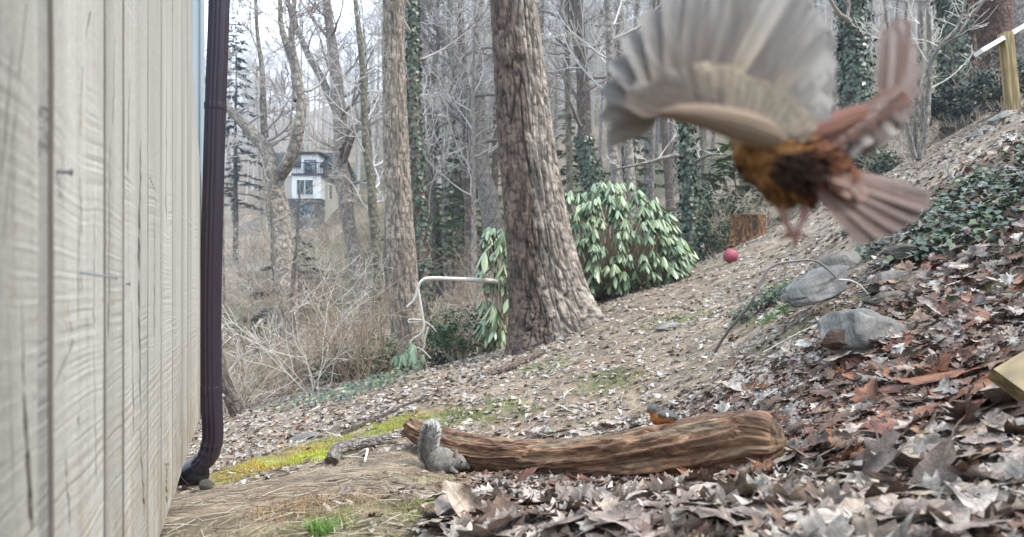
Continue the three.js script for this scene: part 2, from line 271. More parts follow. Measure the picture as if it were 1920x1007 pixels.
  { // core sheet behind the grooves: its face is the floor of every groove
    const s = new THREE.Shape(), nx = xs(361); const [, ya] = wallTY(362, 128), [xb, yb] = wallTY(377, 318);
    s.setFromPoints([[-3.7, bottom + 0.004], [-3.7, top], [nx - 0.02, top], [nx - 0.02, ya], [xb - 0.03, yb], [-0.03, yb - 0.22], [-0.03, bottom + 0.004]].map(p => new THREE.Vector2(...p)));
    for (const q of polys) if (q.every(([x, y]) => x > -3.6 && x < -0.05 && y > bottom + 0.01 && y < top - 0.01)) s.holes.push(new THREE.Path(q.map(p => new THREE.Vector2(...p))));
    const g = new THREE.ExtrudeGeometry(s, { depth: 0.012, bevelEnabled: false }); g.translate(0, 0, -0.0175); const uv = g.attributes.uv; for (let i = 0; i < uv.count; i++) uv.setXY(i, uv.getX(i), (uv.getY(i) - bottom) / 3.05);
    part('siding_core', g, [m3, shadedRaw], wall);
  }
  { // ribbed pale metal strip showing where the sheet is broken away
    const m = std({ color: 0xb9cbd6, metalness: 0.3, roughness: 0.42 }), pts = [];
    const s = new THREE.Shape(), x0 = xs(352), n = 11, w = (0.36 - x0) / n; pts.push([x0, -0.03]);
    for (let i = 0; i < n; i++) { const a = x0 + i * w; pts.push([a, -0.014], [a + w * 0.15, -0.008], [a + w * 0.5, -0.007], [a + w * 0.7, -0.008], [a + w * 0.85, -0.014]); } pts.push([0.36, -0.03]);
    s.setFromPoints(pts.map(p => new THREE.Vector2(p[0], -p[1]))); const g = new THREE.ExtrudeGeometry(s, { depth: 2.3, bevelEnabled: false }); g.rotateX(-Math.PI / 2); g.translate(0, EYE + 0.1, 0);
    part('ribbed_metal_strip', g, m, wall);
  }
  const conc = std({ color: 0x6b6862, map: rep(T.grit, 2, 2), bumpMap: T.gritBump, bumpScale: 0.004 });
  part('building_core', boxGeo(3.0, 2.9, 2.2, -1.72, EYE + 0.9, -1.3), m3, wall);
  part('foundation', boxGeo(2.9, 1.2, 1.9, -1.9, EYE - 1.1, -1.45), conc, wall);
  const steel = std({ color: 0x8d9096, metalness: 0.8, roughness: 0.45 });
  const nail = (px, py, len, r, droop, label) => {
    const [x, y] = wallTY(px, py), t = thing('nail', label, 'nail', V(CORNER.x, 0, CORNER.z)); t.quaternion.copy(wall.quaternion);
    const a = V(x, y, -0.008), b = V(x, y - droop, len);
    part('shank', new Geo().tube([a, V().lerpVectors ? new THREE.Vector3().lerpVectors(a, b, 0.5) : b, b], [r, r, r], 10, { cap: true }).done(), steel, t);
    const d = b.clone().sub(a).normalize(); part('head', new Geo().tube([b, b.clone().addScaledVector(d, 0.0015)], [r * 1.9, r * 1.8], 12, { cap: true }).done(), steel, t);
  };
  nail(150, 509, 0.042, 0.0018, 0.009, 'long grey nail sticking far out of the wall');
  nail(106, 320, 0.014, 0.0026, 0.001, 'short bright nail stub by the wide groove of the wall');
  nail(235, 531, 0.006, 0.0022, 0.001, 'small nail head barely proud of the wall');
  nail(309, 869, 0.008, 0.003, 0.001, 'rusty nail low on the wall near the drain');
}
{ // downspout at the building's far corner
  const t = thing('downspout', 'dark purple-brown metal downspout at the corner of the wooden wall', 'downspout', V(0, 0, 0));
  const brown = std({ color: 0x332b36, roughness: 0.34, metalness: 0.15, bumpMap: rep(T.gritBump, 1, 1), bumpScale: 0.0004 });
  const D = 2.86, c = (px, py, d = D) => at(px, py, d);
  // fluted oblong section
  const section = (th, r) => { const k = 1 + 0.045 * Math.cos(th * 14); return r * k / Math.pow(Math.pow(Math.abs(Math.cos(th)), 3.2) + Math.pow(Math.abs(Math.sin(th)), 3.2), 1 / 3.2); };
  const fluted = (pts, rad, sides = 84) => { const g = new Geo(); g.tube(pts, rad.map(() => 1), sides, { tile: 0.3 }); const n = sides + 1; for (let k = 0; k < pts.length; k++) for (let s = 0; s < n; s++) { const o = (k * n + s) * 3, r = section(s / sides * 2 * Math.PI, rad[k]); for (let q = 0; q < 3; q++) { const cc = pts[k].getComponent(q); g.p[o + q] = cc + (g.p[o + q] - cc) * r; } } const b = g.done(); b.computeVertexNormals(); return b; };
  const path = spline([c(418, -500), c(411, 0), c(404, 200), c(398, 420), c(395, 600), c(397, 760), c(399, 800)], 40);
  part('pipe', fluted(path, path.map(() => 0.0405)), brown, t);
  for (const [x, y] of [[404, 197], [396, 727]]) { const p = c(x, y); part('joint_band', fluted([p.clone().add(V(0, 0.008, 0)), p.clone().add(V(0, 0.006, 0)), p.clone().add(V(0, -0.022, 0)), p.clone().add(V(0, -0.024, 0))], [0.0407, 0.043, 0.043, 0.0407]), brown, t); }
  const el = spline([c(399, 796), c(398, 826), c(389, 855, 2.86), c(369, 876, 2.86), c(352, 888, 2.86)], 44), rr = el.map((_, i) => 0.0405 + (i > 8 && i < 40 ? 0.0032 * Math.max(0, Math.sin(i * 1.05)) : 0));
  part('elbow', fluted(el, rr), brown, t);
  const blackp = std({ color: 0x16151a, roughness: 0.3 });
  const dr = thing('drain_pipe', 'black corrugated plastic drain pipe under the downspout elbow', 'pipe');
  const dp = spline([c(376, 879, 2.86), c(358, 889, 2.86), c(343, 903, 2.86), c(328, 925, 2.88)], 60), r2 = dp.map((_, i) => i < 18 ? 0.062 : 0.052 + 0.005 * Math.sign(Math.sin(i * 1.2)));
  part('hose', new Geo().tube(dp, r2, 28, { cap: true }).done(), blackp, dr);
  const p = dp[22], q = dp[23]; part('clamp', new Geo().tube([p, q], [0.061, 0.061], 28).done(), std({ color: 0x9a9a9a, metalness: 0.8, roughness: 0.4 }), dr);
}

// ---------------------------------------------------------------- trees
T.bark = tex(512, 1024, (u, v) => { const w = pfbm(u, v, 4, 4, 3, 71) * 0.12, r = Math.abs(pn((u + w) * 12, v * 9, 12, 9, 4) - 0.5) * 2, r2 = Math.abs(pn((u + w) * 24, v * 20, 24, 20, 6) - 0.5) * 2, p = pfbm(u, v, 6, 8, 4, 51); const k = 0.42 + 0.26 * Math.min(r, 0.6) + 0.12 * r2 + 0.3 * (p - 0.5); return [k, k * 0.96, k * 0.92]; });
T.barkBump = tex(512, 1024, (u, v) => { const w = pfbm(u, v, 4, 4, 3, 71) * 0.12, r = Math.abs(pn((u + w) * 12, v * 9, 12, 9, 4) - 0.5) * 2, r2 = Math.abs(pn((u + w) * 24, v * 20, 24, 20, 6) - 0.5) * 2; return Math.min(r, 0.6) + 0.35 * r2; }, false);
const barkMat = c => std({ color: c, map: T.bark, bumpMap: T.barkBump, bumpScale: 0.02, roughness: 0.95 });
const twigMat = c => std({ color: c, roughness: 0.9 });
const BK = { grey: barkMat(0xeeebe8), pale: barkMat(0xfffcf6), brown: barkMat(0xd2c2b6), dark: barkMat(0xb2aaa4), red: barkMat(0xb09084), olive: barkMat(0xcfd0bd) };
const TW = { grey: twigMat(0xbcb8b4), pale: twigMat(0xd8d2c6), brown: twigMat(0xa89f98), dark: twigMat(0x7c7470), tan: twigMat(0xb7a794) };

function grow(G, start, dir, len, r, level, o) {                // a limb and its twigs
  const n = level >= 2 ? (level >= 3 ? 3 : 4) : 7, pts = [start.clone()], rad = [r], d = dir.clone(), bend = o.bend ?? 0.28;
  for (let i = 1; i <= n; i++) { d.x += R(-bend, bend); d.z += R(-bend, bend); d.y += R(-bend, bend) * 0.8 + (o.up ?? 0.05); d.normalize(); pts.push(pts[i - 1].clone().addScaledVector(d, len / n)); rad.push(Math.max(o.rmin ?? 0.004, r * (1 - 0.85 * i / n))); }
  G.tube(pts, rad, level === 0 ? 7 : level === 1 ? 5 : level === 2 ? 4 : 3, { tile: 0.8 });
  if (level >= o.levels) return;
  const kids = o.kids[level];
  for (let k = 0; k < kids; k++) {
    const t = R(0.22, 1), q = Math.min(n - 1, Math.floor(t * n)), f = t * n - q, p = pts[q].clone().lerp(pts[q + 1], clamp(f));
    const ax = pts[q + 1].clone().sub(pts[q]).normalize(), s = V(R(-1, 1), R(-1, 1), R(-1, 1)); s.addScaledVector(ax, -s.dot(ax)).normalize();
    const kd = ax.clone().multiplyScalar(R(0.5, 0.95)).addScaledVector(s, R(0.5, 1)).normalize();
    grow(G, p, kd, len * R(0.32, 0.62) * (1.1 - 0.4 * t), mix(rad[q], rad[q + 1], clamp(f)) * R(0.45, 0.7), level + 1, o);
  }
}
function crownOf(path, rad, o) {                                // limbs along a stem
  const G = new Geo(), n = path.length - 1;
  for (let k = 0; k < o.limbs; k++) {
    const t = mix(o.from, 1, Math.pow((k + rnd()) / o.limbs, o.spread ?? 0.85)), q = Math.min(n - 1, Math.floor(t * n)), p = path[q].clone().lerp(path[q + 1], clamp(t * n - q)), a = R(0, 6.283), up = R(o.lift?.[0] ?? 0.2, o.lift?.[1] ?? 1.0);
    grow(G, p, V(Math.cos(a), up, Math.sin(a)).normalize(), o.len * R(0.5, 1) * (1.15 - 0.6 * (t - o.from) / (1 - o.from + 1e-6)), Math.max(o.rmin ?? 0.006, mix(rad[q], rad[q + 1], clamp(t * n - q)) * R(0.22, 0.4)), 1, o);
  }
  return G.done();
}
function ivyOn(path, rad, count, size, from = 0, to = 1, thick = 0.12) {
  const G = new Geo(), n = path.length - 1;
  for (let k = 0; k < count; k++) {
    const t = mix(from, to, rnd()) * n, q = Math.min(n - 1, Math.floor(t)), p = path[q].clone().lerp(path[q + 1], t - q), r = mix(rad[q], rad[q + 1], t - q), a = R(0, 6.283);
    const nr = V(Math.cos(a), R(-0.1, 0.5), Math.sin(a)).normalize(), w = r + thick * Math.pow(rnd(), 1.5) * (0.4 + 1.1 * noise(p.y * 1.7, a * 0.8, 3));
    p.x += Math.cos(a) * w; p.z += Math.sin(a) * w;
    const d = V(R(-1, 1), R(-1, 0.1), R(-1, 1)); d.addScaledVector(nr, -d.dot(nr) * 0.75).normalize();
    const b = R(0.6, 1.5), c = rnd() < 0.12 ? [0.10 * b, 0.12 * b, 0.07 * b] : [0.045 * b, 0.07 * b, 0.04 * b];
    G.leaf(p, d, nr, size * R(0.7, 1.3), size * R(0.7, 1.2), c);
  }
  return G.done();
}
const leafMat = (o = {}) => new THREE.MeshPhysicalMaterial({ vertexColors: true, side: THREE.DoubleSide, roughness: 0.45, ...o });
const ivyMat = leafMat({ roughness: 0.4 });
// thick trunk whose bark ridges are modelled
function barkTrunk(path, rad, nu, o) {
  const nv = path.length - 1, G = new Geo(); let len = 0;
  for (let k = 0; k <= nv; k++) {
    if (k) len += path[k].distanceTo(path[k - 1]); const c = path[k], y = c.y;
    for (let i = 0; i <= nu; i++) {
      const th = i / nu * 2 * Math.PI, cx = Math.cos(th), sz = Math.sin(th); let r = rad[k];
      const h = y - path[0].y;
      if (o.flare) for (const [a, amt, w, hh] of o.flare) { let d = Math.abs(((th - a + 3 * Math.PI) % (2 * Math.PI)) - Math.PI); r += amt * Math.exp(-d * d / (w * w)) * Math.exp(-h / hh); }
      const X = cx * r, Z = sz * r, wx = fbm(X * 3, y * 1.2, Z * 3, 2) - 0.5;
      const f1 = Math.abs(noise(X * o.f + wx * 2.2, y * o.f * 0.10 + 3 * wx, Z * o.f + 9) - 0.5) * 2, f2 = Math.abs(noise(X * o.f * 1.9 + 31, y * o.f * 0.2, Z * o.f * 1.9 + wx * 3) - 0.5) * 2;
      const cross = noise(X * o.f * 0.8, y * o.f * 0.9, Z * o.f * 0.8 + 50);
      let ridge = sstep(0.0, 0.2, f1) * 0.68 + sstep(0.0, 0.22, f2) * 0.32; if (cross < 0.18) ridge *= mix(1, cross / 0.18, 0.4);
      const fine = fbm(X * o.f * 5, y * o.f * 1.6, Z * o.f * 5, 2) - 0.5;
      r += (ridge - 0.6) * o.depth + fine * o.depth * 0.32;
      let col = o.color(th, y, ridge, fine, X, Z);
      G.v(c.x + cx * r, y + (wx) * 0.01, c.z + sz * r, cx, 0, sz, i / nu * 3, len, col);
    }
  }
  for (let k = 0; k < nv; k++) for (let i = 0; i < nu; i++) { const a = k * (nu + 1) + i, b = a + nu + 1; G.i.push(a, b, a + 1, a + 1, b, b + 1); }
  const g = G.done(); g.computeVertexNormals(); return g;
}
const barkV = std({ vertexColors: true, roughness: 0.93, map: rep(T.bark, 1, 1.2), bumpMap: rep(T.barkBump, 1, 1.2), bumpScale: 0.012 });
function unevenPath(list, n) { return { path: spline(list.map(([px, py, , d]) => at(px, py, d)), n), rad: smoothArr(spline(list.map(([, , w, d]) => V(w / 2 * d / F, 0, 0)), 40).map(v => v.x), n) }; }

reseed(2024);
{ // the big oak-like tree on the slope
  const D = 6.0, b = [[1042, 690, 168, D], [1036, 640, 160, D], [1030, 590, 142, D], [1020, 540, 128, D], [1010, 460, 114, D], [1000, 380, 106, D], [990, 300, 101, D], [978, 180, 92, D], [966, 40, 82, D], [952, -120, 76, D], [940, -420, 70, D], [930, -900, 56, D], [936, -1500, 34, D]];
  const { path, rad } = unevenPath(b, 420);
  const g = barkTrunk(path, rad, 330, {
    f: 24, depth: 0.05, flare: [[0.25, 0.42, 0.4, 0.5], [2.2, 0.22, 0.5, 0.2], [3.6, 0.12, 0.5, 0.2], [5.0, 0.2, 0.5, 0.2], [1.3, 0.06, 0.35, 0.35]],
    color: (th, y, ridge, fine, X, Z) => {
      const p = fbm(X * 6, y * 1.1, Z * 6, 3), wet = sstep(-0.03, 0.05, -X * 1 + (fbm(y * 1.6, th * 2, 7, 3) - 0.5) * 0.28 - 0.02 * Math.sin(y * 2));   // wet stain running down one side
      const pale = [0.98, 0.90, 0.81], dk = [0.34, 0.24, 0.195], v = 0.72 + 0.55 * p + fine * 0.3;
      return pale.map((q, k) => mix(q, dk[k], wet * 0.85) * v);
    }
  });
  const t = thing('tree', 'big furrowed tree, brown stain down one side, in front of the rhododendron', 'tree');
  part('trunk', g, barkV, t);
  part('crown', crownOf(path.slice(150), rad.slice(150), { from: 0.72, limbs: 16, len: 3.6, levels: 3, kids: [0, 5, 4] }), TW.brown, t);
}
{ // slimmer tree down the slope
  const D = 8.6, b = [[772, 740, 68, D], [766, 650, 60, D], [757, 540, 54, D], [748, 400, 49, D], [742, 250, 44, D], [738, 100, 39, D], [737, -60, 36, D], [736, -400, 40, D], [738, -900, 26, D], [740, -1400, 14, D]];
  const { path, rad } = unevenPath(b, 330);
  const g = barkTrunk(path, rad, 200, { f: 28, depth: 0.03, flare: [[0.4, 0.12, 0.5, 0.3], [2.5, 0.1, 0.6, 0.3], [4.6, 0.1, 0.6, 0.3]], color: (th, y, ridge, fine, X, Z) => { const p = fbm(X * 6, y * 1.1, Z * 6, 3), v = 0.7 + 0.6 * p + fine * 0.3; return [0.92 * v, 0.84 * v, 0.74 * v]; } });
  const t = thing('tree', 'tall straight tree with pale furrowed bark beside the ivy-clad trunk', 'tree');
  part('trunk', g, barkV, t);
  part('crown', crownOf(path.slice(100), rad.slice(100), { from: 0.6, limbs: 14, len: 3.4, levels: 3, kids: [0, 5, 4] }), TW.grey, t);
  EVERY.slim = { path, rad };
}
// trees with a place of their own: list of [bearing x, bearing y, width in bearing units, distance]
function ownTree(label, stems, bark, twig, crown, ivy, n = 40) {
  const t = thing('tree', label, 'tree');
  stems.forEach((s, k) => {
    const { path, rad } = unevenPath(s, n); const w = path.map((p, i) => V(p.x + (noise(p.y * 1.3, k * 5, 2) - 0.5) * rad[i] * 0.7, p.y, p.z + (noise(p.y * 1.1, k * 7, 8) - 0.5) * rad[i]));
    const rr = rad.map((r, i) => r * (0.94 + 0.14 * noise(w[i].y * 3, k, 5)));
    part(k ? 'limb' : 'trunk', new Geo().tube(w, rr, 18, { tile: 0.7 }).done(), bark, t);
    if (crown) { const c = Array.isArray(crown) ? crown[Math.min(k, crown.length - 1)] : crown; if (c) part('crown', crownOf(w, rr, { levels: 3, kids: [0, 5, 4], ...c }), twig, t); }
    if (ivy && ivy[k]) part('ivy', ivyOn(w, rr, ...ivy[k]), ivyMat, t, 'stuff');
  });
  return t;
}
const CR = (len, limbs = 12, from = 0.3, x = {}) => ({ len, limbs, from, rmin: 0.008, ...x });
{ const D = 11;
  ownTree('forked tree with blotched pale limbs spreading in front of the house', [
    [[548, 800, 46, D], [545, 640, 42, D], [532, 520, 40, D], [522, 430, 40, D], [516, 370, 40, D], [512, 320, 34, D], [500, 285, 26, D], [470, 245, 20, D], [432, 205, 15, D], [395, 160, 11, D], [350, 120, 8, D]],
    [[518, 340, 24, D], [540, 300, 22, D - 0.2], [556, 250, 20, D - 0.3], [564, 200, 18, D - 0.3], [556, 140, 15, D - 0.3], [545, 80, 12, D - 0.3], [550, 20, 9, D - 0.3], [560, -120, 6, D]],
    [[514, 330, 20, D], [500, 280, 16, D + 0.3], [494, 200, 12, D + 0.4], [490, 120, 9, D + 0.5], [482, 40, 7, D + 0.5], [476, -90, 5, D + 0.5]],
    [[560, 190, 14, D - 0.3], [548, 120, 12, D - 0.1], [528, 50, 10, D], [520, -20, 8, D + 0.1], [470, -110, 6, D + 0.2]],
  ], BK.pale, TW.brown, [CR(1.3, 8, 0.55), CR(1.6, 10, 0.3), CR(1.4, 9, 0.25), CR(1.6, 9, 0.4)]);
  ownTree('thin double sapling trunk leaning beside the forked tree', [
    [[590, 790, 16, 9], [568, 700, 14, 9], [545, 620, 12, 9], [524, 550, 11, 9], [512, 500, 8, 9], [510, 420, 6, 9], [505, 340, 4, 9]],
    [[553, 780, 12, 9.2], [556, 640, 10, 9.2], [548, 560, 9, 9.2], [556, 450, 6, 9.2], [562, 360, 4, 9.2]]], BK.grey, TW.tan, [CR(1.2, 12, 0.2, { kids: [0, 5, 3], rmin: 0.0025 }), CR(1.1, 9, 0.3, { kids: [0, 5, 3], rmin: 0.0025 })]);
}
ownTree('grey trunk bending up behind the house corner with dark top boughs', [[[698, 640, 26, 17], [684, 560, 26, 17], [664, 480, 26, 17], [650, 400, 27, 17], [640, 300, 27, 17], [632, 200, 24, 17], [625, 110, 20, 17], [616, 40, 16, 17], [612, -60, 13, 17], [606, -260, 8, 17]], [[632, 210, 16, 17], [600, 140, 14, 17.3], [572, 90, 12, 17.6], [545, 20, 9, 18], [520, -60, 7, 18]]], BK.grey, TW.dark, [CR(3.2, 20, 0.35), CR(2.4, 10, 0.3)]);
ownTree('pale greenish trunk with a broken white branch stub', [[[716, 690, 24, 14], [712, 600, 22, 14], [706, 480, 20, 14], [698, 380, 18, 14], [690, 290, 15, 14], [682, 200, 13, 14], [676, 100, 11, 14], [660, -60, 8, 14]], [[712, 560, 8, 13.8], [706, 548, 8, 13.7], [694, 540, 8, 13.6], [684, 543, 6, 13.5]]], BK.olive, TW.grey, [CR(2.4, 16, 0.35), null]);
ownTree('dark trunk wrapped in ivy just behind the tall straight tree', [[[808, 720, 34, 11], [800, 600, 32, 11], [792, 480, 30, 11], [785, 360, 27, 11], [779, 240, 24, 11], [774, 120, 22, 11], [771, 0, 20, 11], [768, -200, 16, 11], [764, -500, 10, 11]]], BK.brown, TW.brown, CR(2.6, 14, 0.62), [[2600, 0.07, 0.02, 0.82, 0.06]]);
ownTree('tree with a long trunk leaning towards the stained tree', [[[944, 560, 34, 19], [934, 460, 30, 19], [920, 380, 29, 19], [902, 290, 28, 19], [880, 210, 27, 19], [862, 140, 24, 19], [838, 70, 20, 19], [812, 10, 17, 19], [780, -80, 12, 19]], [[845, 95, 12, 19], [840, 30, 10, 19.2], [850, -40, 8, 19.4], [845, -140, 6, 19.4]]], BK.grey, TW.dark, [CR(3.4, 20, 0.4), CR(2.4, 8, 0.2)]);
ownTree('curved grey tree arching out of a hollow bank', [[[822, 560, 22, 22], [812, 400, 22, 22], [806, 300, 20, 22], [812, 220, 18, 22], [800, 150, 15, 22], [782, 80, 12, 22], [770, -20, 9, 22]], [[806, 180, 12, 22], [818, 100, 10, 22], [822, 40, 8, 22], [815, -60, 6, 22]]], BK.dark, TW.dark, [CR(3.2, 16, 0.35), CR(2.4, 8, 0.2)]);
ownTree('pale slender trunk rising behind the leaning tree', [[[926, 560, 18, 24], [912, 420, 18, 24], [905, 330, 18, 24], [900, 200, 18, 24], [898, 80, 16, 24], [896, -80, 12, 24], [890, -240, 8, 24]]], BK.pale, TW.grey, CR(4, 22, 0.3));
ownTree('dark forked trunk hung with ivy above the rhododendron', [[[1122, 470, 34, 15], [1112, 360, 32, 15], [1098, 260, 28, 15], [1090, 160, 24, 15], [1086, 60, 21, 15], [1082, -60, 17, 15], [1076, -260, 10, 15]], [[1090, 130, 14, 15], [1078, 60, 12, 15.2], [1070, -20, 10, 15.4], [1056, -120, 7, 15.6]]], BK.dark, TW.dark, [CR(3, 18, 0.35), CR(2, 8, 0.2)], [[1700, 0.09, 0.0, 0.34, 0.12]]);
ownTree('smooth pale trunk standing straight above the rhododendron crown', [[[1156, 470, 20, 13], [1152, 340, 19, 13], [1146, 200, 17, 13], [1140, 60, 15, 13], [1136, -100, 12, 13], [1132, -300, 8, 13]]], BK.pale, TW.grey, CR(2.8, 14, 0.4));
ownTree('ivy-covered trunk with bare dead side branches by the rhododendron', [[[1300, 520, 24, 9.6], [1296, 430, 22, 9.6], [1290, 340, 20, 9.6], [1284, 260, 17, 9.6], [1280, 180, 15, 9.6], [1278, 60, 12, 9.6], [1274, -120, 8, 9.6]], [[1288, 292, 8, 9.6], [1262, 292, 7, 9.4], [1230, 300, 6, 9.2], [1190, 310, 5, 9.0], [1150, 318, 3, 9]], [[1290, 320, 7, 9.6], [1310, 300, 6, 9.4], [1334, 290, 5, 9.3], [1366, 290, 3, 9.2]]], BK.grey, TW.pale, [CR(1.0, 7, 0.4, { kids: [0, 4, 3], rmin: 0.004 }), CR(0.5, 4, 0.3, { kids: [0, 3, 2], rmin: 0.003 }), CR(0.5, 3, 0.3, { kids: [0, 3, 2], rmin: 0.003 })], [[1500, 0.075, 0.0, 0.6, 0.12]]);
ownTree('thick trunk entirely clothed in ivy behind the flying bird', [[[1626, 420, 50, 10.5], [1620, 330, 46, 10.5], [1612, 240, 44, 10.5], [1604, 140, 42, 10.5], [1596, 40, 40, 10.5], [1590, -80, 36, 10.5], [1584, -320, 24, 10.5]]], BK.dark, TW.brown, CR(2.4, 12, 0.62), [[4200, 0.075, 0.0, 0.85, 0.14]]);
ownTree('dark ivy-hung trunk next to the red-brown trunk', [[[1800, 330, 48, 12], [1796, 220, 44, 12], [1788, 120, 42, 12], [1782, 20, 40, 12], [1776, -100, 34, 12], [1770, -320, 22, 12]]], BK.dark, TW.brown, CR(2.4, 12, 0.6), [[3600, 0.08, 0.0, 0.95, 0.13]]);
ownTree('broad red-brown trunk of shaggy bark behind the wooden rail', [[[1872, 300, 74, 12.5], [1864, 200, 70, 12.5], [1855, 100, 66, 12.5], [1848, 0, 62, 12.5], [1840, -140, 54, 12.5], [1830, -380, 34, 12.5]]], BK.red, TW.brown, CR(3, 12, 0.55), [[700, 0.08, 0.0, 0.4, 0.05]]);
ownTree('narrow red-brown trunk beside the broad shaggy trunk', [[[1822, 300, 30, 12], [1818, 200, 28, 12], [1812, 80, 26, 12], [1806, -40, 22, 12], [1800, -260, 14, 12]]], BK.red, TW.brown, CR(2.4, 10, 0.55));
ownTree('blue-grey trunk in the shade past the wooden rail', [[[1930, 260, 44, 15], [1918, 120, 42, 15], [1908, 0, 38, 15], [1900, -200, 28, 15]]], BK.grey, TW.brown, CR(3, 10, 0.5));
ownTree('clump of pale bare saplings rising from the stony slope', [
  [[1722, 300, 13, 7.6], [1734, 240, 12, 7.6], [1738, 170, 11, 7.6], [1744, 100, 9, 7.6], [1742, 40, 8, 7.6], [1738, -60, 6, 7.6]],
  [[1718, 298, 9, 7.7], [1716, 220, 8, 7.7], [1722, 140, 7, 7.7], [1728, 60, 6, 7.7], [1724, -60, 4, 7.7]],
  [[1716, 298, 9, 7.5], [1702, 240, 8, 7.5], [1688, 160, 7, 7.5], [1672, 90, 6, 7.4], [1660, 20, 5, 7.4], [1652, -80, 4, 7.4]],
  [[1730, 250, 8, 7.6], [1736, 150, 7, 7.5], [1760, 90, 6, 7.4], [1795, 50, 5, 7.4], [1815, -20, 4, 7.4]],
  [[1742, 100, 6, 7.6], [1770, 85, 5, 7.5], [1805, 55, 4, 7.4], [1818, 10, 3, 7.4]],
  [[1714, 296, 8, 7.6], [1700, 200, 6, 7.7], [1695, 100, 5, 7.7], [1700, 0, 4, 7.7]],
], BK.pale, TW.pale, CR(0.7, 5, 0.3, { rmin: 0.003, kids: [0, 3, 2] }), null, 24);
ownTree('thin leaning trunk stub of dark wood behind the downspout', [[[462, 830, 30, 6.2], [450, 790, 28, 6.2], [434, 745, 24, 6.2], [420, 700, 20, 6.2], [408, 640, 14, 6.3]]], BK.dark, TW.brown, CR(0.7, 5, 0.4));
ownTree('brown trunk in the gap between ivy-clad trunk and rhododendron', [[[884, 560, 18, 20], [880, 440, 17, 20], [876, 330, 16, 20], [870, 200, 15, 20], [866, 40, 12, 20], [860, -160, 8, 20]]], BK.brown, TW.grey, CR(3, 16, 0.35));

// forest on the far slope
const protoTrees = [];
function protoTree(h, r, bark, twig, o) {
  const n = 14, path = [V(0, -0.4, 0)], lean = V(R(-0.08, 0.08), 1, R(-0.08, 0.08)); for (let i = 1; i <= n; i++) { lean.x += R(-0.035, 0.035); lean.z += R(-0.035, 0.035); path.push(path[i - 1].clone().addScaledVector(lean, h / n)); }
  const rad = path.map((_, i) => r * (i === 0 ? 1.35 : 1 - 0.86 * i / n));
  return { trunk: new Geo().tube(path, rad, 10, { tile: 0.9 }).done(), crown: crownOf(path, rad, { from: 0.25, limbs: 24, len: h * 0.24, levels: 3, kids: [0, 6, 5], rmin: 0.011, lift: [0.3, 1.3], ...o }), bark, twig, h };
}
for (let k = 0; k < 7; k++) protoTrees.push(protoTree(R(15, 21), R(0.11, 0.2), [BK.grey, BK.brown, BK.pale, BK.olive, BK.grey, BK.grey, BK.pale][k], [TW.grey, TW.brown, TW.grey, TW.grey, TW.brown, TW.grey, TW.grey][k], {}));
const kinds = ['tall bare grey tree on the far slope', 'bare tree with brown trunk on the far slope', 'bare pale-barked tree on the far slope', 'bare olive-grey tree on the far slope'];
const kindOf = p => p.bark === BK.grey ? 0 : p.bark === BK.brown ? 1 : p.bark === BK.pale ? 2 : 3;
reseed(5150);
{ const spots = []; let guard = 0;
  while (spots.length < 78 && guard++ < 3000) {
    const d = Math.exp(R(Math.log(15), Math.log(52))), px = R(400, 1940), x = (px - CX) / F * d, z = -d;
    if (px < 680 && px > 440 && d < 43) continue;               // keep the house in view
    if (px < 480 && d < 24) continue;
    if (spots.some(s => Math.hypot(s[0] - x, s[1] - z) < 1.4)) continue;
    spots.push([x, z, d]);
  }
  for (const [x, z, d] of spots) {
    const p = pick(protoTrees), t = thing('woodland_tree', kinds[kindOf(p)], 'tree', onGround(x, z), 'bare trees on the far slope'), s = R(0.7, 1.15);
    t.rotation.y = R(0, 6.283); t.scale.set(s * R(0.9, 1.1), s, s * R(0.9, 1.1)); t.rotation.z = R(-0.06, 0.06);
    part('trunk', p.trunk, p.bark, t); part('crown', p.crown, p.twig, t);
  }
}
{ // the wood beyond, one mass
  const protos = protoTrees.slice(0, 3).map(p => mergeGeometries([p.trunk, p.crown]));
  reseed(616);
  protos.forEach((g, k) => {
    const N = 120, m = new THREE.InstancedMesh(g, [TW.grey, TW.brown, TW.grey][k], N), M = new THREE.Matrix4(), c = new THREE.Color(); m.name = numbered('far_wood'); shad(m);
    for (let i = 0; i < N; i++) { const d = R(46, 98), px = i % 5 === 0 ? R(360, 760) : R(760, 2000), x = (px - CX) / F * d; M.compose(onGround(x, -d), new THREE.Quaternion().setFromEuler(new THREE.Euler(0, R(0, 6.28), 0)), V(1, 1, 1).multiplyScalar(R(0.6, 0.95))); m.setMatrixAt(i, M); c.setScalar(R(0.7, 1.2)); m.setColorAt(i, c); }
    scene.add(m); tag(m, 'distant leafless wood covering the ridge', 'wood', null, 'stuff');
  });
}
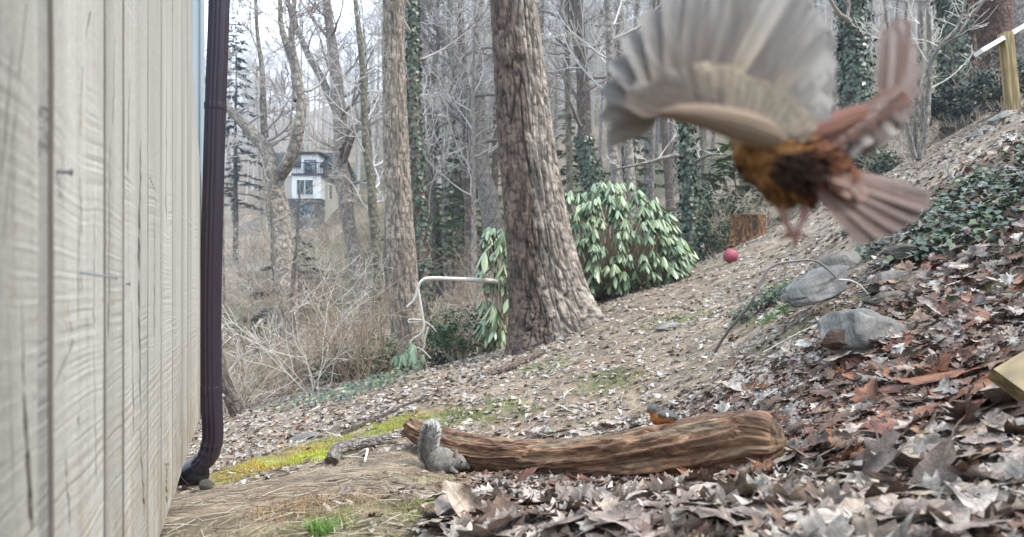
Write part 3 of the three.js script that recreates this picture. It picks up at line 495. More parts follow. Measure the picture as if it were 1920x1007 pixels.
// conifers: drooping sprays of needles
function conifer(label, px, py, topPy, d, spread, dark, group) {
  const b = at(px, py, d), gx = b.x, y0 = groundY(gx, -d), y1 = at(px, topPy, d).y, h = y1 - y0, t = thing('conifer', label, 'tree', V(gx, y0, -d), group);
  const path = [], rad = []; for (let i = 0; i <= 10; i++) { path.push(V(R(-0.03, 0.03) * i * 0.2, h * i / 10, 0)); rad.push(0.02 * h * 0.6 * (1 - 0.93 * i / 10)); }
  part('trunk', new Geo().tube(path, rad, 9).done(), BK.dark, t);
  const G = new Geo(), W = new Geo(), n = Math.round(h * 6);
  for (let k = 0; k < n; k++) {
    const f = Math.pow((k + rnd()) / n, 0.9), y = mix(h * 0.22, h * 0.99, f), L = spread * (1 - f) * R(0.55, 1.1) + 0.25, a = k * 2.4 + R(-0.4, 0.4), pts = []; let lift = R(-0.15, 0.25);
    for (let i = 0; i <= 5; i++) { const q = i / 5; pts.push(V(Math.cos(a) * L * q, y + lift * L * q - 0.28 * L * q * q, Math.sin(a) * L * q)); }
    W.tube(pts, pts.map((_, i) => 0.02 * (1 - 0.8 * i / 5)), 3);
    const m = Math.round(L * 44);
    for (let j = 0; j < m; j++) { const q = Math.pow(rnd(), 0.7), i = Math.min(4, Math.floor(q * 5)), p = pts[i].clone().lerp(pts[i + 1], q * 5 - i); const side = rnd() < 0.5 ? 1 : -1, dr = V(Math.cos(a + side * R(0.5, 1.2)), R(-0.5, 0.15), Math.sin(a + side * R(0.5, 1.2))).normalize(), b = R(0.6, 1.4); G.leaf(p, dr, V(R(-0.4, 0.4), 1, R(-0.4, 0.4)).normalize(), R(0.2, 0.46), R(0.06, 0.14), dark ? [0.045 * b, 0.062 * b, 0.055 * b] : [0.15 * b, 0.20 * b, 0.09 * b]); }
  }
  part('crown', G.done(), leafMat({ roughness: 0.7 }), t, 'stuff'); part('bough', W.done(), TW.dark, t, 'stuff');
}
reseed(31);
conifer('tall dark spruce against the sky beside the downspout', 442, 420, 30, 34, 2.0, true);
for (const [px, top, d, s, l] of [[835, 190, 26, 2.6, 'soft green hemlock behind the ivy-clad trunk'], [870, 240, 30, 3, 'yellow-green hemlock behind the leaning tree'], [790, 330, 28, 2.6, 'low green hemlock on the bank past the straight tree'], [1380, 250, 13, 1.5, 'bushy green young hemlock behind the cut stump'], [1330, 300, 14, 1.3, 'small green hemlock between ivy trunk and stump'], [1440, 280, 16, 1.7, 'green hemlock half hidden by the flying bird'], [1560, 210, 18, 1.6, 'faint green hemlock beside the thick ivy trunk'], [1070, 200, 24, 2, 'hazy green hemlock right of the stained tree'], [905, 210, 33, 3.2, 'tall pale hemlock between the leaning tree and the stained tree'], [850, 340, 22, 2.2, 'young yellow-green hemlock low on the bank'], [1190, 230, 26, 2.4, 'hazy hemlock above the rhododendron'], [1490, 180, 24, 2.4, 'tall hemlock behind the raised bird wing'], [1680, 150, 22, 2, 'hemlock behind the sapling clump'], [560, 440, 26, 2.4, 'dark low hemlock below the house']])
  conifer(l, px, 500, top, d, s, l.startsWith('dark'));

// ---------------------------------------------------------------- undergrowth
const shrubProtos = [];
function shrubProto(stems, h, spread, r, o) {
  const G = new Geo(); for (let k = 0; k < stems; k++) { const a = R(0, 6.283), l = R(0.1, 1); grow(G, V(Math.cos(a) * 0.12 * l, -0.1, Math.sin(a) * 0.12 * l), V(Math.cos(a) * spread * l, 1, Math.sin(a) * spread * l).normalize(), h * R(0.6, 1.1), r * R(0.6, 1.2), 1, { levels: 3, kids: [0, 7, 5], bend: 0.3, up: 0.0, rmin: 0.0028, ...o }); }
  return G.done();
}
const shrubBrown = twigMat(0x86725f);
reseed(808);
for (let k = 0; k < 6; k++) shrubProtos.push(shrubProto(5 + Math.floor(rnd() * 5), R(0.9, 1.7), R(0.6, 1.5), 0.0075, { rmin: 0.0019, kids: [0, 6, 4] }));
{ const mats = [TW.pale, shrubBrown, TW.tan, shrubBrown, shrubBrown, TW.tan], words = ['pale', 'brown', 'tan', 'brown', 'brown', 'tan'];
  const put = (px, d, s, where = 'in the hollow below the house', group = 'bare shrubs in the hollow') => { const x = (px - CX) / F * d, k = Math.floor(rnd() * 6), g = pick(shrubProtos), m = single('bare_shrub', g, mats[k], `bare ${words[k]} twiggy shrub ${where}`, 'shrub', group); m.position.copy(onGround(x, -d)); m.rotation.y = R(0, 6.28); m.scale.set(s, s * R(0.8, 1.2), s); };
  for (let k = 0; k < 52; k++) put(R(405, 760), Math.exp(R(Math.log(7), Math.log(20))), R(0.7, 1.25));
  for (let k = 0; k < 30; k++) put(R(450, 720), R(25, 38.5), R(1.6, 2.8), 'on the far slope around the house', 'bare shrubs around the house');
  for (let k = 0; k < 24; k++) put(R(780, 1100), Math.exp(R(Math.log(11), Math.log(24))), R(0.9, 1.6), 'between the ivy-clad trunk and the rhododendron', 'bare shrubs behind the stained tree');
  for (let k = 0; k < 16; k++) { const d = Math.exp(R(Math.log(11), Math.log(22))), px = R(1150, 1850), x = (px - CX) / F * d, q = Math.floor(rnd() * 4), m = single('bare_shrub', pick(shrubProtos), mats[q], `bare ${words[q]} twiggy shrub among the trees beyond the stump`, 'shrub', 'bare shrubs among the trees'); m.position.copy(onGround(x, -d)); m.rotation.y = R(0, 6.28); m.scale.setScalar(R(0.8, 1.4)); }
}
// broad evergreen leaves: a curved blade of 12 triangles
function blade(L, W, curl, fold) {
  const G = new Geo(), n = 4; for (let i = 0; i <= n; i++) { const t = i / n, w = W * Math.pow(Math.sin(Math.PI * clamp(t * 0.92 + 0.06)), 0.75) * 0.5 * (i === n ? 0.15 : 1), y = -curl * t * t * L, z = L * t * (1 - 0.15 * curl * t); for (const s of [-1, 0, 1]) G.v(s * w, y + Math.abs(s) * -fold * w, z, 0, 1, 0, s, t); }
  for (let i = 0; i < n; i++) for (const s of [0, 1]) { const a = i * 3 + s; G.i.push(a, a + 3, a + 1, a + 1, a + 3, a + 4); }
  const g = G.done(); g.computeVertexNormals(); return g;
}
const Q = new THREE.Quaternion(), ZF = V(0, 0, 1);
function orient(dir, nrm) { const z = dir.clone().normalize(), x = new THREE.Vector3().crossVectors(nrm, z).normalize(), y = new THREE.Vector3().crossVectors(z, x); return new THREE.Quaternion().setFromRotationMatrix(new THREE.Matrix4().makeBasis(x, y, z)); }
const bladeProtos = [blade(0.17, 0.046, 0.15, 0.25), blade(0.15, 0.042, 0.3, 0.4), blade(0.19, 0.05, 0.05, 0.15), blade(0.16, 0.034, 0.2, 0.9)];
const rhMats = [[0.17, 0.24, 0.13], [0.23, 0.295, 0.17], [0.13, 0.185, 0.105], [0.28, 0.335, 0.175]].map(c => new THREE.MeshPhysicalMaterial({ color: lin(...c), roughness: 0.38, side: THREE.DoubleSide, clearcoat: 0.15, clearcoatRoughness: 0.4 }));
function rhododendron(label, clusters, base, scale = 1) {          // clusters: centre and direction of every whorl
  const t = thing('rhododendron', label, 'shrub'), all = [], stems = new Geo();
  for (const [c, out] of clusters) {
    const n = 6 + Math.floor(rnd() * 8), a0 = R(0, 6.28), big = R(0.72, 1.2), hue = Math.floor(rnd() * 4);
    for (let k = 0; k < n; k++) {
      const a = a0 + k * 6.283 / n + R(-0.2, 0.2), droop = R(0.7, 2.6), d = V(Math.cos(a) + out.x * 0.5, -droop, Math.sin(a) + out.z * 0.5).normalize(), nr = V(Math.cos(a), 0.55, Math.sin(a)).normalize();
      all.push([c.clone().addScaledVector(V(Math.cos(a), 0, Math.sin(a)), 0.012), orient(d, nr), R(0.75, 1.2) * scale * big, Math.floor(rnd() * 4), rnd() < 0.6 ? hue : Math.floor(rnd() * 4)]);
    }
    const b = base(c); stems.tube(spline([b, b.clone().lerp(c, 0.5).add(V(R(-0.1, 0.1), -0.1, R(-0.1, 0.1))), c], 5), [0.02, 0.016, 0.013, 0.01, 0.008, 0.005], 4);
  }
  all.sort((a, b) => b[0].z * 1 - a[0].z); 
  const near = all.slice(0, 300), rest = [];
  for (const [c, q, s, g, m] of near) { const o = part('leaf', bladeProtos[g], rhMats[m], t); o.position.copy(c); o.quaternion.copy(q); o.scale.setScalar(s); }
  for (let m = 0; m < 4; m++) { const gs = all.slice(300).filter(x => x[4] === m).map(([c, q, s, g]) => bladeProtos[g].clone().applyMatrix4(new THREE.Matrix4().compose(c, q, V(s, s, s)))); if (gs.length) part('foliage', mergeGeometries(gs), rhMats[m], t, 'stuff'); }
  part('stem', stems.done(), TW.tan, t);
  return t;
}
reseed(4321);
{ const D = 7.9, cl = [];
  // outline of the bush, [x, top, bottom] in bearings
  const prof = [[1025, 400, 520], [1050, 352, 548], [1090, 350, 560], [1130, 336, 565], [1170, 332, 562], [1210, 352, 560], [1240, 378, 545], [1265, 420, 530], [1290, 462, 515]];
  for (let k = 0; k < 340; k++) {
    const q = rnd() * (prof.length - 1), i = Math.min(prof.length - 2, Math.floor(q)), f = q - i, px = mix(prof[i][0], prof[i + 1][0], f), top = mix(prof[i][1], prof[i + 1][1], f), bot = mix(prof[i][2], prof[i + 1][2], f), v = rnd();
    const py = mix(top, bot - 16, v), e = Math.sqrt(clamp(1 - Math.pow((px - 1158) / 150, 2))), dep = 0.95 * e * Math.sqrt(clamp(1 - Math.pow(v * 1.05 - 0.62, 2) * 1.7));
    const face = rnd() < 0.62, d = D - (face ? dep * R(0.75, 1) : dep * R(-0.8, 0.7)), p = at(px, py, d); cl.push([p, V((px - 1158) / 150, 0.3, face ? 0.8 : 0)]);
  }
  rhododendron('large rhododendron bush with drooping leaves behind the stained tree', cl, c => onGround(mix(c.x, at(1160, 550, D).x, 0.7), -D - 0.1), 0.96);
  const c2 = []; for (let k = 0; k < 70; k++) { const v = rnd(), py = mix(425, 640, v), px = mix(932, 930, v) + R(-28, 34) * (0.6 + 0.5 * Math.sin(v * 3.1)), d = 7.2 + R(-0.4, 0.5); c2.push([at(px, py, d), V(-0.3, 0.2, 0.6)]); }
  rhododendron('leggy rhododendron stems drooping on the downhill side of the stained tree', c2, c => onGround(at(940, 600, 7.2).x, -7.3), 1.05);
  const c3 = []; for (let k = 0; k < 11; k++) c3.push([at(770 + R(-32, 34), 665 + R(-34, 40), 6.7 + R(-0.15, 0.2)), V(0, 0.5, 0.5)]);
  rhododendron('small rhododendron sprig with a few yellow-green whorls on the slope edge', c3, c => onGround(at(775, 700, 6.7).x, -6.8), 0.85);
}
// small-leaved evergreen bushes
function bush(label, px, py, d, w, h, n, size, colors) {
  const p = at(px, py, d), y0 = groundY(p.x, -d), t = thing('evergreen_bush', label, 'shrub', V(p.x, y0, -d)), G = new Geo(), S = new Geo();
  for (let k = 0; k < 26; k++) { const a = R(0, 6.28), l = Math.sqrt(rnd()); grow(S, V(0, 0, 0).add(V(Math.cos(a) * w * 0.3 * l, -0.05, Math.sin(a) * w * 0.2 * l)), V(Math.cos(a) * l * 0.8, 1, Math.sin(a) * l * 0.8).normalize(), h * R(0.6, 1), 0.01, 1, { levels: 2, kids: [0, 6], rmin: 0.003 }); }
  const cl = []; for (let k = 0; k < 60; k++) { const a = R(0, 6.28), l = Math.sqrt(rnd()), yy = R(0.1, 1) * h * (1 - 0.55 * l * l); cl.push([V(Math.cos(a) * w * 0.5 * l, yy, Math.sin(a) * w * 0.4 * l), R(0.08, 0.2)]); }
  for (let k = 0; k < n; k++) { const [c, r] = pick(cl), o = V(R(-1, 1), R(-1, 1), R(-1, 1)).normalize(), q = c.clone().addScaledVector(o, r * Math.pow(rnd(), 0.4)), b = R(0.6, 1.4), cc = pick(colors); if (q.y > 0) G.leaf(q, V(R(-1, 1), R(-0.6, 0.4), R(-1, 1)).normalize(), o.y < 0 ? o.clone().negate() : o, size * R(0.7, 1.3), size * R(0.4, 0.6), cc.map(x => x * b)); }
  part('foliage', G.done(), leafMat({ roughness: 0.42 }), t, 'stuff'); part('stem', S.done(), TW.tan, t);
}
bush('glossy green leafy bush at the foot of the leggy rhododendron', 880, 640, 7.6, 1.0, 0.75, 2600, 0.05, [[0.06, 0.12, 0.035], [0.045, 0.09, 0.03]]);
bush('dusty grey-green bush in the hollow left of the straight tree', 665, 700, 8.0, 1.1, 0.45, 1500, 0.06, [[0.085, 0.115, 0.06], [0.06, 0.085, 0.045]]);
bush('sparse green bush beside the tall straight tree', 715, 690, 8.0, 0.7, 0.55, 1200, 0.055, [[0.08, 0.12, 0.05]]);
bush('olive ground-hugging bush in the far hollow', 465, 640, 13, 1.4, 0.6, 1800, 0.07, [[0.13, 0.125, 0.055], [0.1, 0.1, 0.05]]);
bush('dark ivy mound under the ivy-clad trunk', 815, 680, 8.8, 0.9, 0.6, 2400, 0.06, [[0.03, 0.045, 0.028]]);
bush('dark ivy thicket at the foot of the thick ivy trunk', 1620, 330, 9.8, 1.2, 0.7, 3000, 0.06, [[0.035, 0.06, 0.032]]);
bush('dark ivy thicket beneath the red-brown trunk', 1830, 240, 10.5, 1.8, 0.9, 4200, 0.07, [[0.03, 0.045, 0.035], [0.04, 0.06, 0.045]]);
bush('dark ivy thicket around the wooden post', 1905, 180, 8, 1.4, 0.5, 3000, 0.06, [[0.03, 0.045, 0.035], [0.04, 0.06, 0.045]]);
bush('ivy heap round the cut stump', 1360, 450, 9.6, 0.9, 0.5, 2000, 0.05, [[0.035, 0.06, 0.03]]);
bush('green bush overhanging the slope left of the stump', 1345, 420, 10.5, 1.3, 1.4, 3200, 0.07, [[0.06, 0.1, 0.05], [0.05, 0.08, 0.045]]);
bush('dark low brush below the house', 560, 540, 20, 5, 1.5, 3000, 0.12, [[0.04, 0.05, 0.035]]);
{ // the pale broken bough hanging beside the leggy rhododendron
  const t = thing('broken_bough', 'pale bare bough reaching out level, then hanging in crooked twigs', 'branch'); const D = 6.9, m = std({ color: lin(0.66, 0.62, 0.56), bumpMap: T.barkBump, bumpScale: 0.006 });
  const go = (name, l, r0, r1, par) => { const p = spline(l.map(([x, y, d]) => at(x, y, d ?? D)), 24); return part(name, new Geo().tube(p, p.map((q, i) => mix(r0, r1, i / 24) * (0.8 + 0.4 * noise(i * 0.6, r0 * 700))), 9, { cap: true, tile: 0.3 }).done(), m, par); };
  go('bough', [[960, 533, 7.1], [920, 527, 7.0], [893, 525], [850, 523], [815, 522], [795, 524], [785, 536], [778, 560], [763, 576]], 0.032, 0.013, t);
  go('twig', [[784, 540], [792, 590], [795, 610], [790, 625], [770, 640], [772, 648], [790, 655], [808, 672]], 0.014, 0.008, t);
  go('twig', [[794, 600], [766, 600], [766, 604], [792, 602]], 0.009, 0.006, t);
  go('twig', [[795, 602], [810, 612], [818, 622]], 0.008, 0.005, t);
  go('twig', [[803, 613], [797, 635], [795, 650], [790, 655]], 0.009, 0.006, t);
  go('twig', [[790, 655], [778, 672], [795, 680], [808, 680]], 0.008, 0.005, t);
}
{ // cut stump, red ball
  const p = groundHit(1402, 470, 6), t = thing('tree_stump', 'orange-brown cut tree stump with ragged bark beside the hemlock', 'stump'); const D = 9.0, b = at(1402, 455, D), h = 0.42, y0 = groundY(b.x, -D);
  const path = []; for (let i = 0; i <= 40; i++) path.push(V(b.x, mix(y0 - 0.08, at(1402, 404, D).y, i / 40), -D)); const rad = path.map((_, i) => 0.225 + 0.06 * Math.exp(-i / 8));
  part('trunk', barkTrunk(path, rad, 120, { f: 20, depth: 0.05, color: (th, y, r, f, X, Z) => { const n = fbm(X * 9, y * 5, Z * 9, 3); return n > 0.5 ? [0.85, 0.46, 0.2] : [0.5 * (0.7 + n), 0.28 * (0.7 + n), 0.14 * (0.7 + n)]; } }), barkV, t);
  const top = path[40]; const cap = new THREE.CircleGeometry(0.235, 40); cap.rotateX(-Math.PI / 2 + 0.06); cap.translate(top.x, top.y - 0.012, top.z); part('cut_top', cap, std({ color: lin(0.42, 0.27, 0.14), map: rep(T.bark, 1, 1) }), t);
  const q = at(1370, 488, 7.2); const ball = new THREE.SphereGeometry(0.084, 40, 28); { const a = ball.attributes.position; for (let i = 0; i < a.count; i++) { const n = V(a.getX(i), a.getY(i), a.getZ(i)); const k = 1 + 0.03 * (fbm(n.x * 40, n.y * 40, n.z * 40, 2) - 0.5); a.setXYZ(i, n.x * k, n.y * k, n.z * k); } ball.computeVertexNormals(); }
  const bt = thing('red_ball', 'faded pink-red rubber ball lying on the slope', 'ball', V(q.x, groundY(q.x, q.z) + 0.07, q.z)); part('shell', ball, std({ color: lin(0.34, 0.06, 0.09), roughness: 0.55, bumpMap: rep(T.gritBump, 3, 3), bumpScale: 0.002 }), bt); part('seam', new THREE.TorusGeometry(0.0835, 0.003, 8, 40).rotateX(0.5), std({ color: lin(0.3, 0.04, 0.06) }), bt);
}
{ // new timber handrail high on the slope
  const t = thing('wooden_handrail', 'new yellow timber post carrying a sloping white rail', 'railing'); const wood = std({ color: lin(0.98, 0.78, 0.36), map: rep(T.bark, 0.4, 0.3), roughness: 0.7 }), white = std({ color: lin(0.78, 0.79, 0.8), roughness: 0.6 });
  const D = 5.9, a = at(1902, 230, D), b = at(1885, 62, D), L = b.clone().sub(a), g = boxGeo(0.088, L.length(), 0.088); const m = part('post', g, wood, t); m.position.copy(a).addScaledVector(L, 0.5); m.quaternion.setFromUnitVectors(V(0, 1, 0), L.clone().normalize());
  const c = at(1824, 104, D - 0.02), d = at(2080, -45, D + 0.6), M = d.clone().sub(c), r = part('rail', boxGeo(0.04, M.length(), 0.09), white, t); r.position.copy(c).addScaledVector(M, 0.5).add(V(0, 0, 0.07)); r.quaternion.setFromUnitVectors(V(0, 1, 0), M.clone().normalize());
}
{ // plank corner near the right
  const a = at(1908, 742, 1.5), t = single('timber_plank', boxGeo(0.9, 0.038, 0.14), std({ color: lin(0.68, 0.54, 0.26), map: rep(T.bark, 0.5, 0.3), roughness: 0.65 }), 'pale yellow timber plank half buried in the dead leaves', 'plank'); const dir = V(0.82, 0.33, -0.25).normalize(); t.position.copy(a).addScaledVector(dir, 0.45).add(V(0, 0.005, 0)); t.quaternion.setFromUnitVectors(V(1, 0, 0), dir); t.rotateX(0.75);
}
// ---------------------------------------------------------------- house on the far slope
{ const D = 40, k = D / F, X = px => (px - CX) * k, Y = py => EYE - (py - CY) * k, h = thing('house', 'grey-roofed stone house with white bay window and balcony among the trees', 'house', V(X(560), 0, -D));
  const x0 = X(560), L = px => X(px) - x0;
  const stone = std({ color: lin(0.30, 0.31, 0.31), map: rep(T.grit, 0.4, 0.4), bumpMap: rep(T.gritBump, 0.5, 0.5), bumpScale: 0.05 }), white = std({ color: lin(0.82, 0.82, 0.81), roughness: 0.7 }), cream = std({ color: lin(0.5, 0.48, 0.42) }), roofm = std({ color: lin(0.15, 0.16, 0.17), map: rep(T.bark, 1, 1) }), dark = std({ color: lin(0.05, 0.05, 0.06), roughness: 0.5 }), glass = new THREE.MeshPhysicalMaterial({ color: lin(0.05, 0.09, 0.11), roughness: 0.04, metalness: 0, clearcoat: 1, clearcoatRoughness: 0.02, ior: 1.7, reflectivity: 1 });
  const box = (name, a, b, c, d, z0, z1, m, p = h) => part(name, boxGeo(L(b) - L(a), Y(c) - Y(d), z1 - z0, (L(a) + L(b)) / 2, (Y(c) + Y(d)) / 2, (z0 + z1) / 2), m, p);
  box('wall', 496, 607, 310, 470, -5.5, -0.3, cream); box('stone_wall', 540, 606, 374, 470, -2.4, 0.5, stone);
  const bay = box('bay', 553, 606.5, 331, 374, -2.3, 0.56, white); const w1 = box('window', 561, 595, 337.5, 369, 0.5, 0.62, white, bay); box('pane', 563, 592.5, 340, 367, 0.55, 0.635, glass, w1); box('mullion', 577.2, 578.2, 340, 367, 0.6, 0.65, white, w1);
  const w2 = box('window', 562, 596, 384, 413, 0.45, 0.54, stone); box('pane', 563, 594, 386, 411, 0.46, 0.56, glass, w2);
  const sw = part('window', boxGeo(0.06, 1.1, 0.8, L(606.5) + 0.02, Y(355), -1.4), white, h); part('pane', boxGeo(0.06, 0.95, 0.65, L(606.5) + 0.035, Y(355), -1.4), glass, sw);
  const bal = box('balcony', 553, 612, 328, 331.5, -2.5, 0.68, dark); for (let i = 0; i <= 14; i++) { const x = mix(554, 611, i / 14); box('baluster', x, x + 0.7, 309, 328, 0.62, 0.66, dark, bal); } for (let i = 0; i < 6; i++) part('baluster', boxGeo(0.03, Y(309) - Y(328), 0.03, L(611), (Y(309) + Y(328)) / 2, 0.4 - i * 0.5), dark, bal); box('handrail', 553, 612, 307.5, 309, 0.6, 0.68, dark, bal);
  box('upper_wall', 540, 605, 311, 329, -3.4, -0.02, white); const dr = box('balcony_door', 573, 595, 301, 327.5, 0.2, 0.27, dark); box('pane', 574.5, 583, 303, 326, 0.22, 0.29, glass, dr); box('pane', 585, 593.5, 303, 326, 0.22, 0.29, glass, dr);
  const rf = (() => { const s = new THREE.Shape(); s.setFromPoints([[0.1, Y(310)], [-2.6, Y(272)], [-3.0, Y(272)], [-6.2, Y(311)], [-6.2, Y(315)], [-2.8, Y(276)], [0.1, Y(314)]].map(p => new THREE.Vector2(p[0], p[1]))); const g = new THREE.ExtrudeGeometry(s, { depth: L(624) - L(490), bevelEnabled: false }); g.rotateY(-Math.PI / 2); g.translate(L(624), 0, 0); return part('roof', g, roofm, h); })();
  box('dormer', 567, 600, 290, 327.8, -1.6, 0.22, white, rf); box('dormer_roof', 563, 604, 286.5, 290.5, -1.8, 0.4, roofm, rf); box('chimney', 520, 532, 255, 285, -3, -2.2, stone, rf);
  for (const x of [508]) { const w = box('window', x, x + 14, 352, 372, -0.35, -0.24, white); box('pane', x + 1.5, x + 12.5, 354, 370, -0.3, -0.22, glass, w); }
}

// ---------------------------------------------------------------- the rotten log
T.wood = tex(512, 1024, (u, v) => { const w = pfbm(u, v, 4, 6, 4, 17) * 0.3, g = pfbm(u + w, v, 26, 9, 5, 23), c = pn((u + w) * 60, v * 14, 60, 14, 5), p = pfbm(u, v, 7, 9, 5, 88); let k = 0.5 + 0.5 * (g - 0.5) + 0.3 * (p - 0.5); if (c > 0.88) k -= (c - 0.88) * 1.6; k = 0.54 + (k - 0.5) * 0.9; return [k * 1.0, k * 0.96, k * 0.92]; });
T.woodBump = tex(512, 1024, (u, v) => { const w = pfbm(u, v, 3, 3, 3, 17) * 0.25; return 0.6 * pfbm(u + w, v, 40, 5, 4, 23) + 0.4 * pfbm(u, v, 60, 60, 2, 29); }, false);
{ const L = [[768, 796, 26, 3.04], [790, 812, 40, 2.98], [835, 833, 46, 2.88], [900, 850, 52, 2.76], [980, 860, 62, 2.62], [1060, 864, 74, 2.48], [1150, 861, 86, 2.34], [1260, 850, 98, 2.2], [1350, 839, 108, 2.1], [1410, 832, 108, 2.03], [1440, 830, 100, 1.99], [1456, 830, 80, 1.975]];
  const n = 260, nu = 120, path = spline(L.map(([x, y, , d]) => at(x, y, d)), n), rad = smoothArr(spline(L.map(([, , w, d]) => V(w / 2 * 1.03 * d / F, 0, 0)), 60).map(v => v.x), n);
  const G = new Geo(), t0 = new THREE.Vector3(), up = V(0, 1, 0), a = new THREE.Vector3(), b = new THREE.Vector3(); let len = 0;
  for (let k = 0; k <= n; k++) {
    t0.copy(path[Math.min(n, k + 1)]).sub(path[Math.max(0, k - 1)]).normalize(); a.copy(up).addScaledVector(t0, -up.dot(t0)).normalize(); b.crossVectors(t0, a); if (k) len += path[k].distanceTo(path[k - 1]);
    for (let i = 0; i <= nu; i++) {
      const th = i / nu * 2 * Math.PI, tw = th + len * 0.5, cx = Math.cos(th), sx = Math.sin(th); let r = rad[k];
      const g1 = fbm(Math.cos(tw) * 3.2, Math.sin(tw) * 3.2, len * 1.5, 3) - 0.5, f = Math.abs(noise(Math.cos(tw) * 7, Math.sin(tw) * 7, len * 2.2) - 0.5) * 2, f2 = Math.abs(noise(Math.cos(tw) * 17, Math.sin(tw) * 17, len * 4 + 9) - 0.5) * 2;
      const q0 = fbm(cx * 2, sx * 2, len * 3.3, 3);
      r *= 1 + g1 * 0.5 - 0.1 * Math.max(0, -cx); r += (q0 < 0.47 ? 0.009 * sstep(0.47, 0.44, q0) : 0) + (sstep(0, 0.3, f) - 0.8) * 0.007 + (sstep(0, 0.4, f2) - 0.6) * 0.005 + (fbm(cx * 20, sx * 20, len * 30, 2) - 0.5) * 0.004;
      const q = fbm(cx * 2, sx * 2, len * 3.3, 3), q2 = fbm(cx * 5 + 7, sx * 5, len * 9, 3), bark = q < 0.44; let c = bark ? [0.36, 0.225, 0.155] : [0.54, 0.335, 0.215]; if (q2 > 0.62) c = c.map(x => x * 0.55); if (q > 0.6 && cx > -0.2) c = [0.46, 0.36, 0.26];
      const v = 0.75 + 0.6 * (q2 - 0.3);
      G.v(path[k].x + (a.x * cx + b.x * sx) * r, path[k].y + (a.y * cx + b.y * sx) * r, path[k].z + (a.z * cx + b.z * sx) * r, 0, 1, 0, i / nu * 2, len * 1.4, c.map(x => x * v * 2.1));
    }
  }
  for (let k = 0; k < n; k++) for (let i = 0; i < nu; i++) { const p = k * (nu + 1) + i, w = p + nu + 1; G.i.push(p, p + 1, w, p + 1, w + 1, w); }
  const wood = std({ vertexColors: true, map: T.wood, bumpMap: T.woodBump, bumpScale: 0.006, roughness: 0.92 });
  const geo = G.done(); geo.computeVertexNormals();
  const t = thing('fallen_log', 'rotting red-brown log lying across the leaf litter beside the squirrel', 'log'); part('trunk', geo, wood, t);
  for (const k of [0, n]) { // broken ends
    const E = new Geo(), base = k * (nu + 1), c = path[k], dirv = path[Math.max(1, k)].clone().sub(path[Math.max(0, k - 1)]).normalize().multiplyScalar(k ? 1 : -1), rings = 7;
    for (let s = 0; s <= rings; s++) for (let i = 0; i <= nu; i++) { const o = (base + i) * 3, f = 1 - s / rings, x = mix(c.x, G.p[o], f), y = mix(c.y, G.p[o + 1], f), z = mix(c.z, G.p[o + 2], f), bump = (k ? 0.03 : 0.004) * (1 - f * f) + (fbm(x * 45, y * 45, z * 45, 3) - 0.5) * 0.03 * Math.sqrt(1 - f), n2 = fbm(x * 30, y * 30, z * 30, 3), col = k ? (n2 > 0.5 ? [0.5, 0.35, 0.22] : [0.3, 0.21, 0.15]) : [0.14, 0.09, 0.07]; E.v(x + dirv.x * bump, y + dirv.y * bump, z + dirv.z * bump, 0, 1, 0, f, i / nu * 2, col.map(q => q * (0.9 + n2))); }
    for (let s = 0; s < rings; s++) for (let i = 0; i < nu; i++) { const p = s * (nu + 1) + i, w = p + nu + 1; k ? E.i.push(p, p + 1, w, p + 1, w + 1, w) : E.i.push(p, w, p + 1, p + 1, w, w + 1); }
    const g = E.done(); g.computeVertexNormals(); part('broken_end', g, wood, t);
  }
  EVERY.log = { path, rad };
}
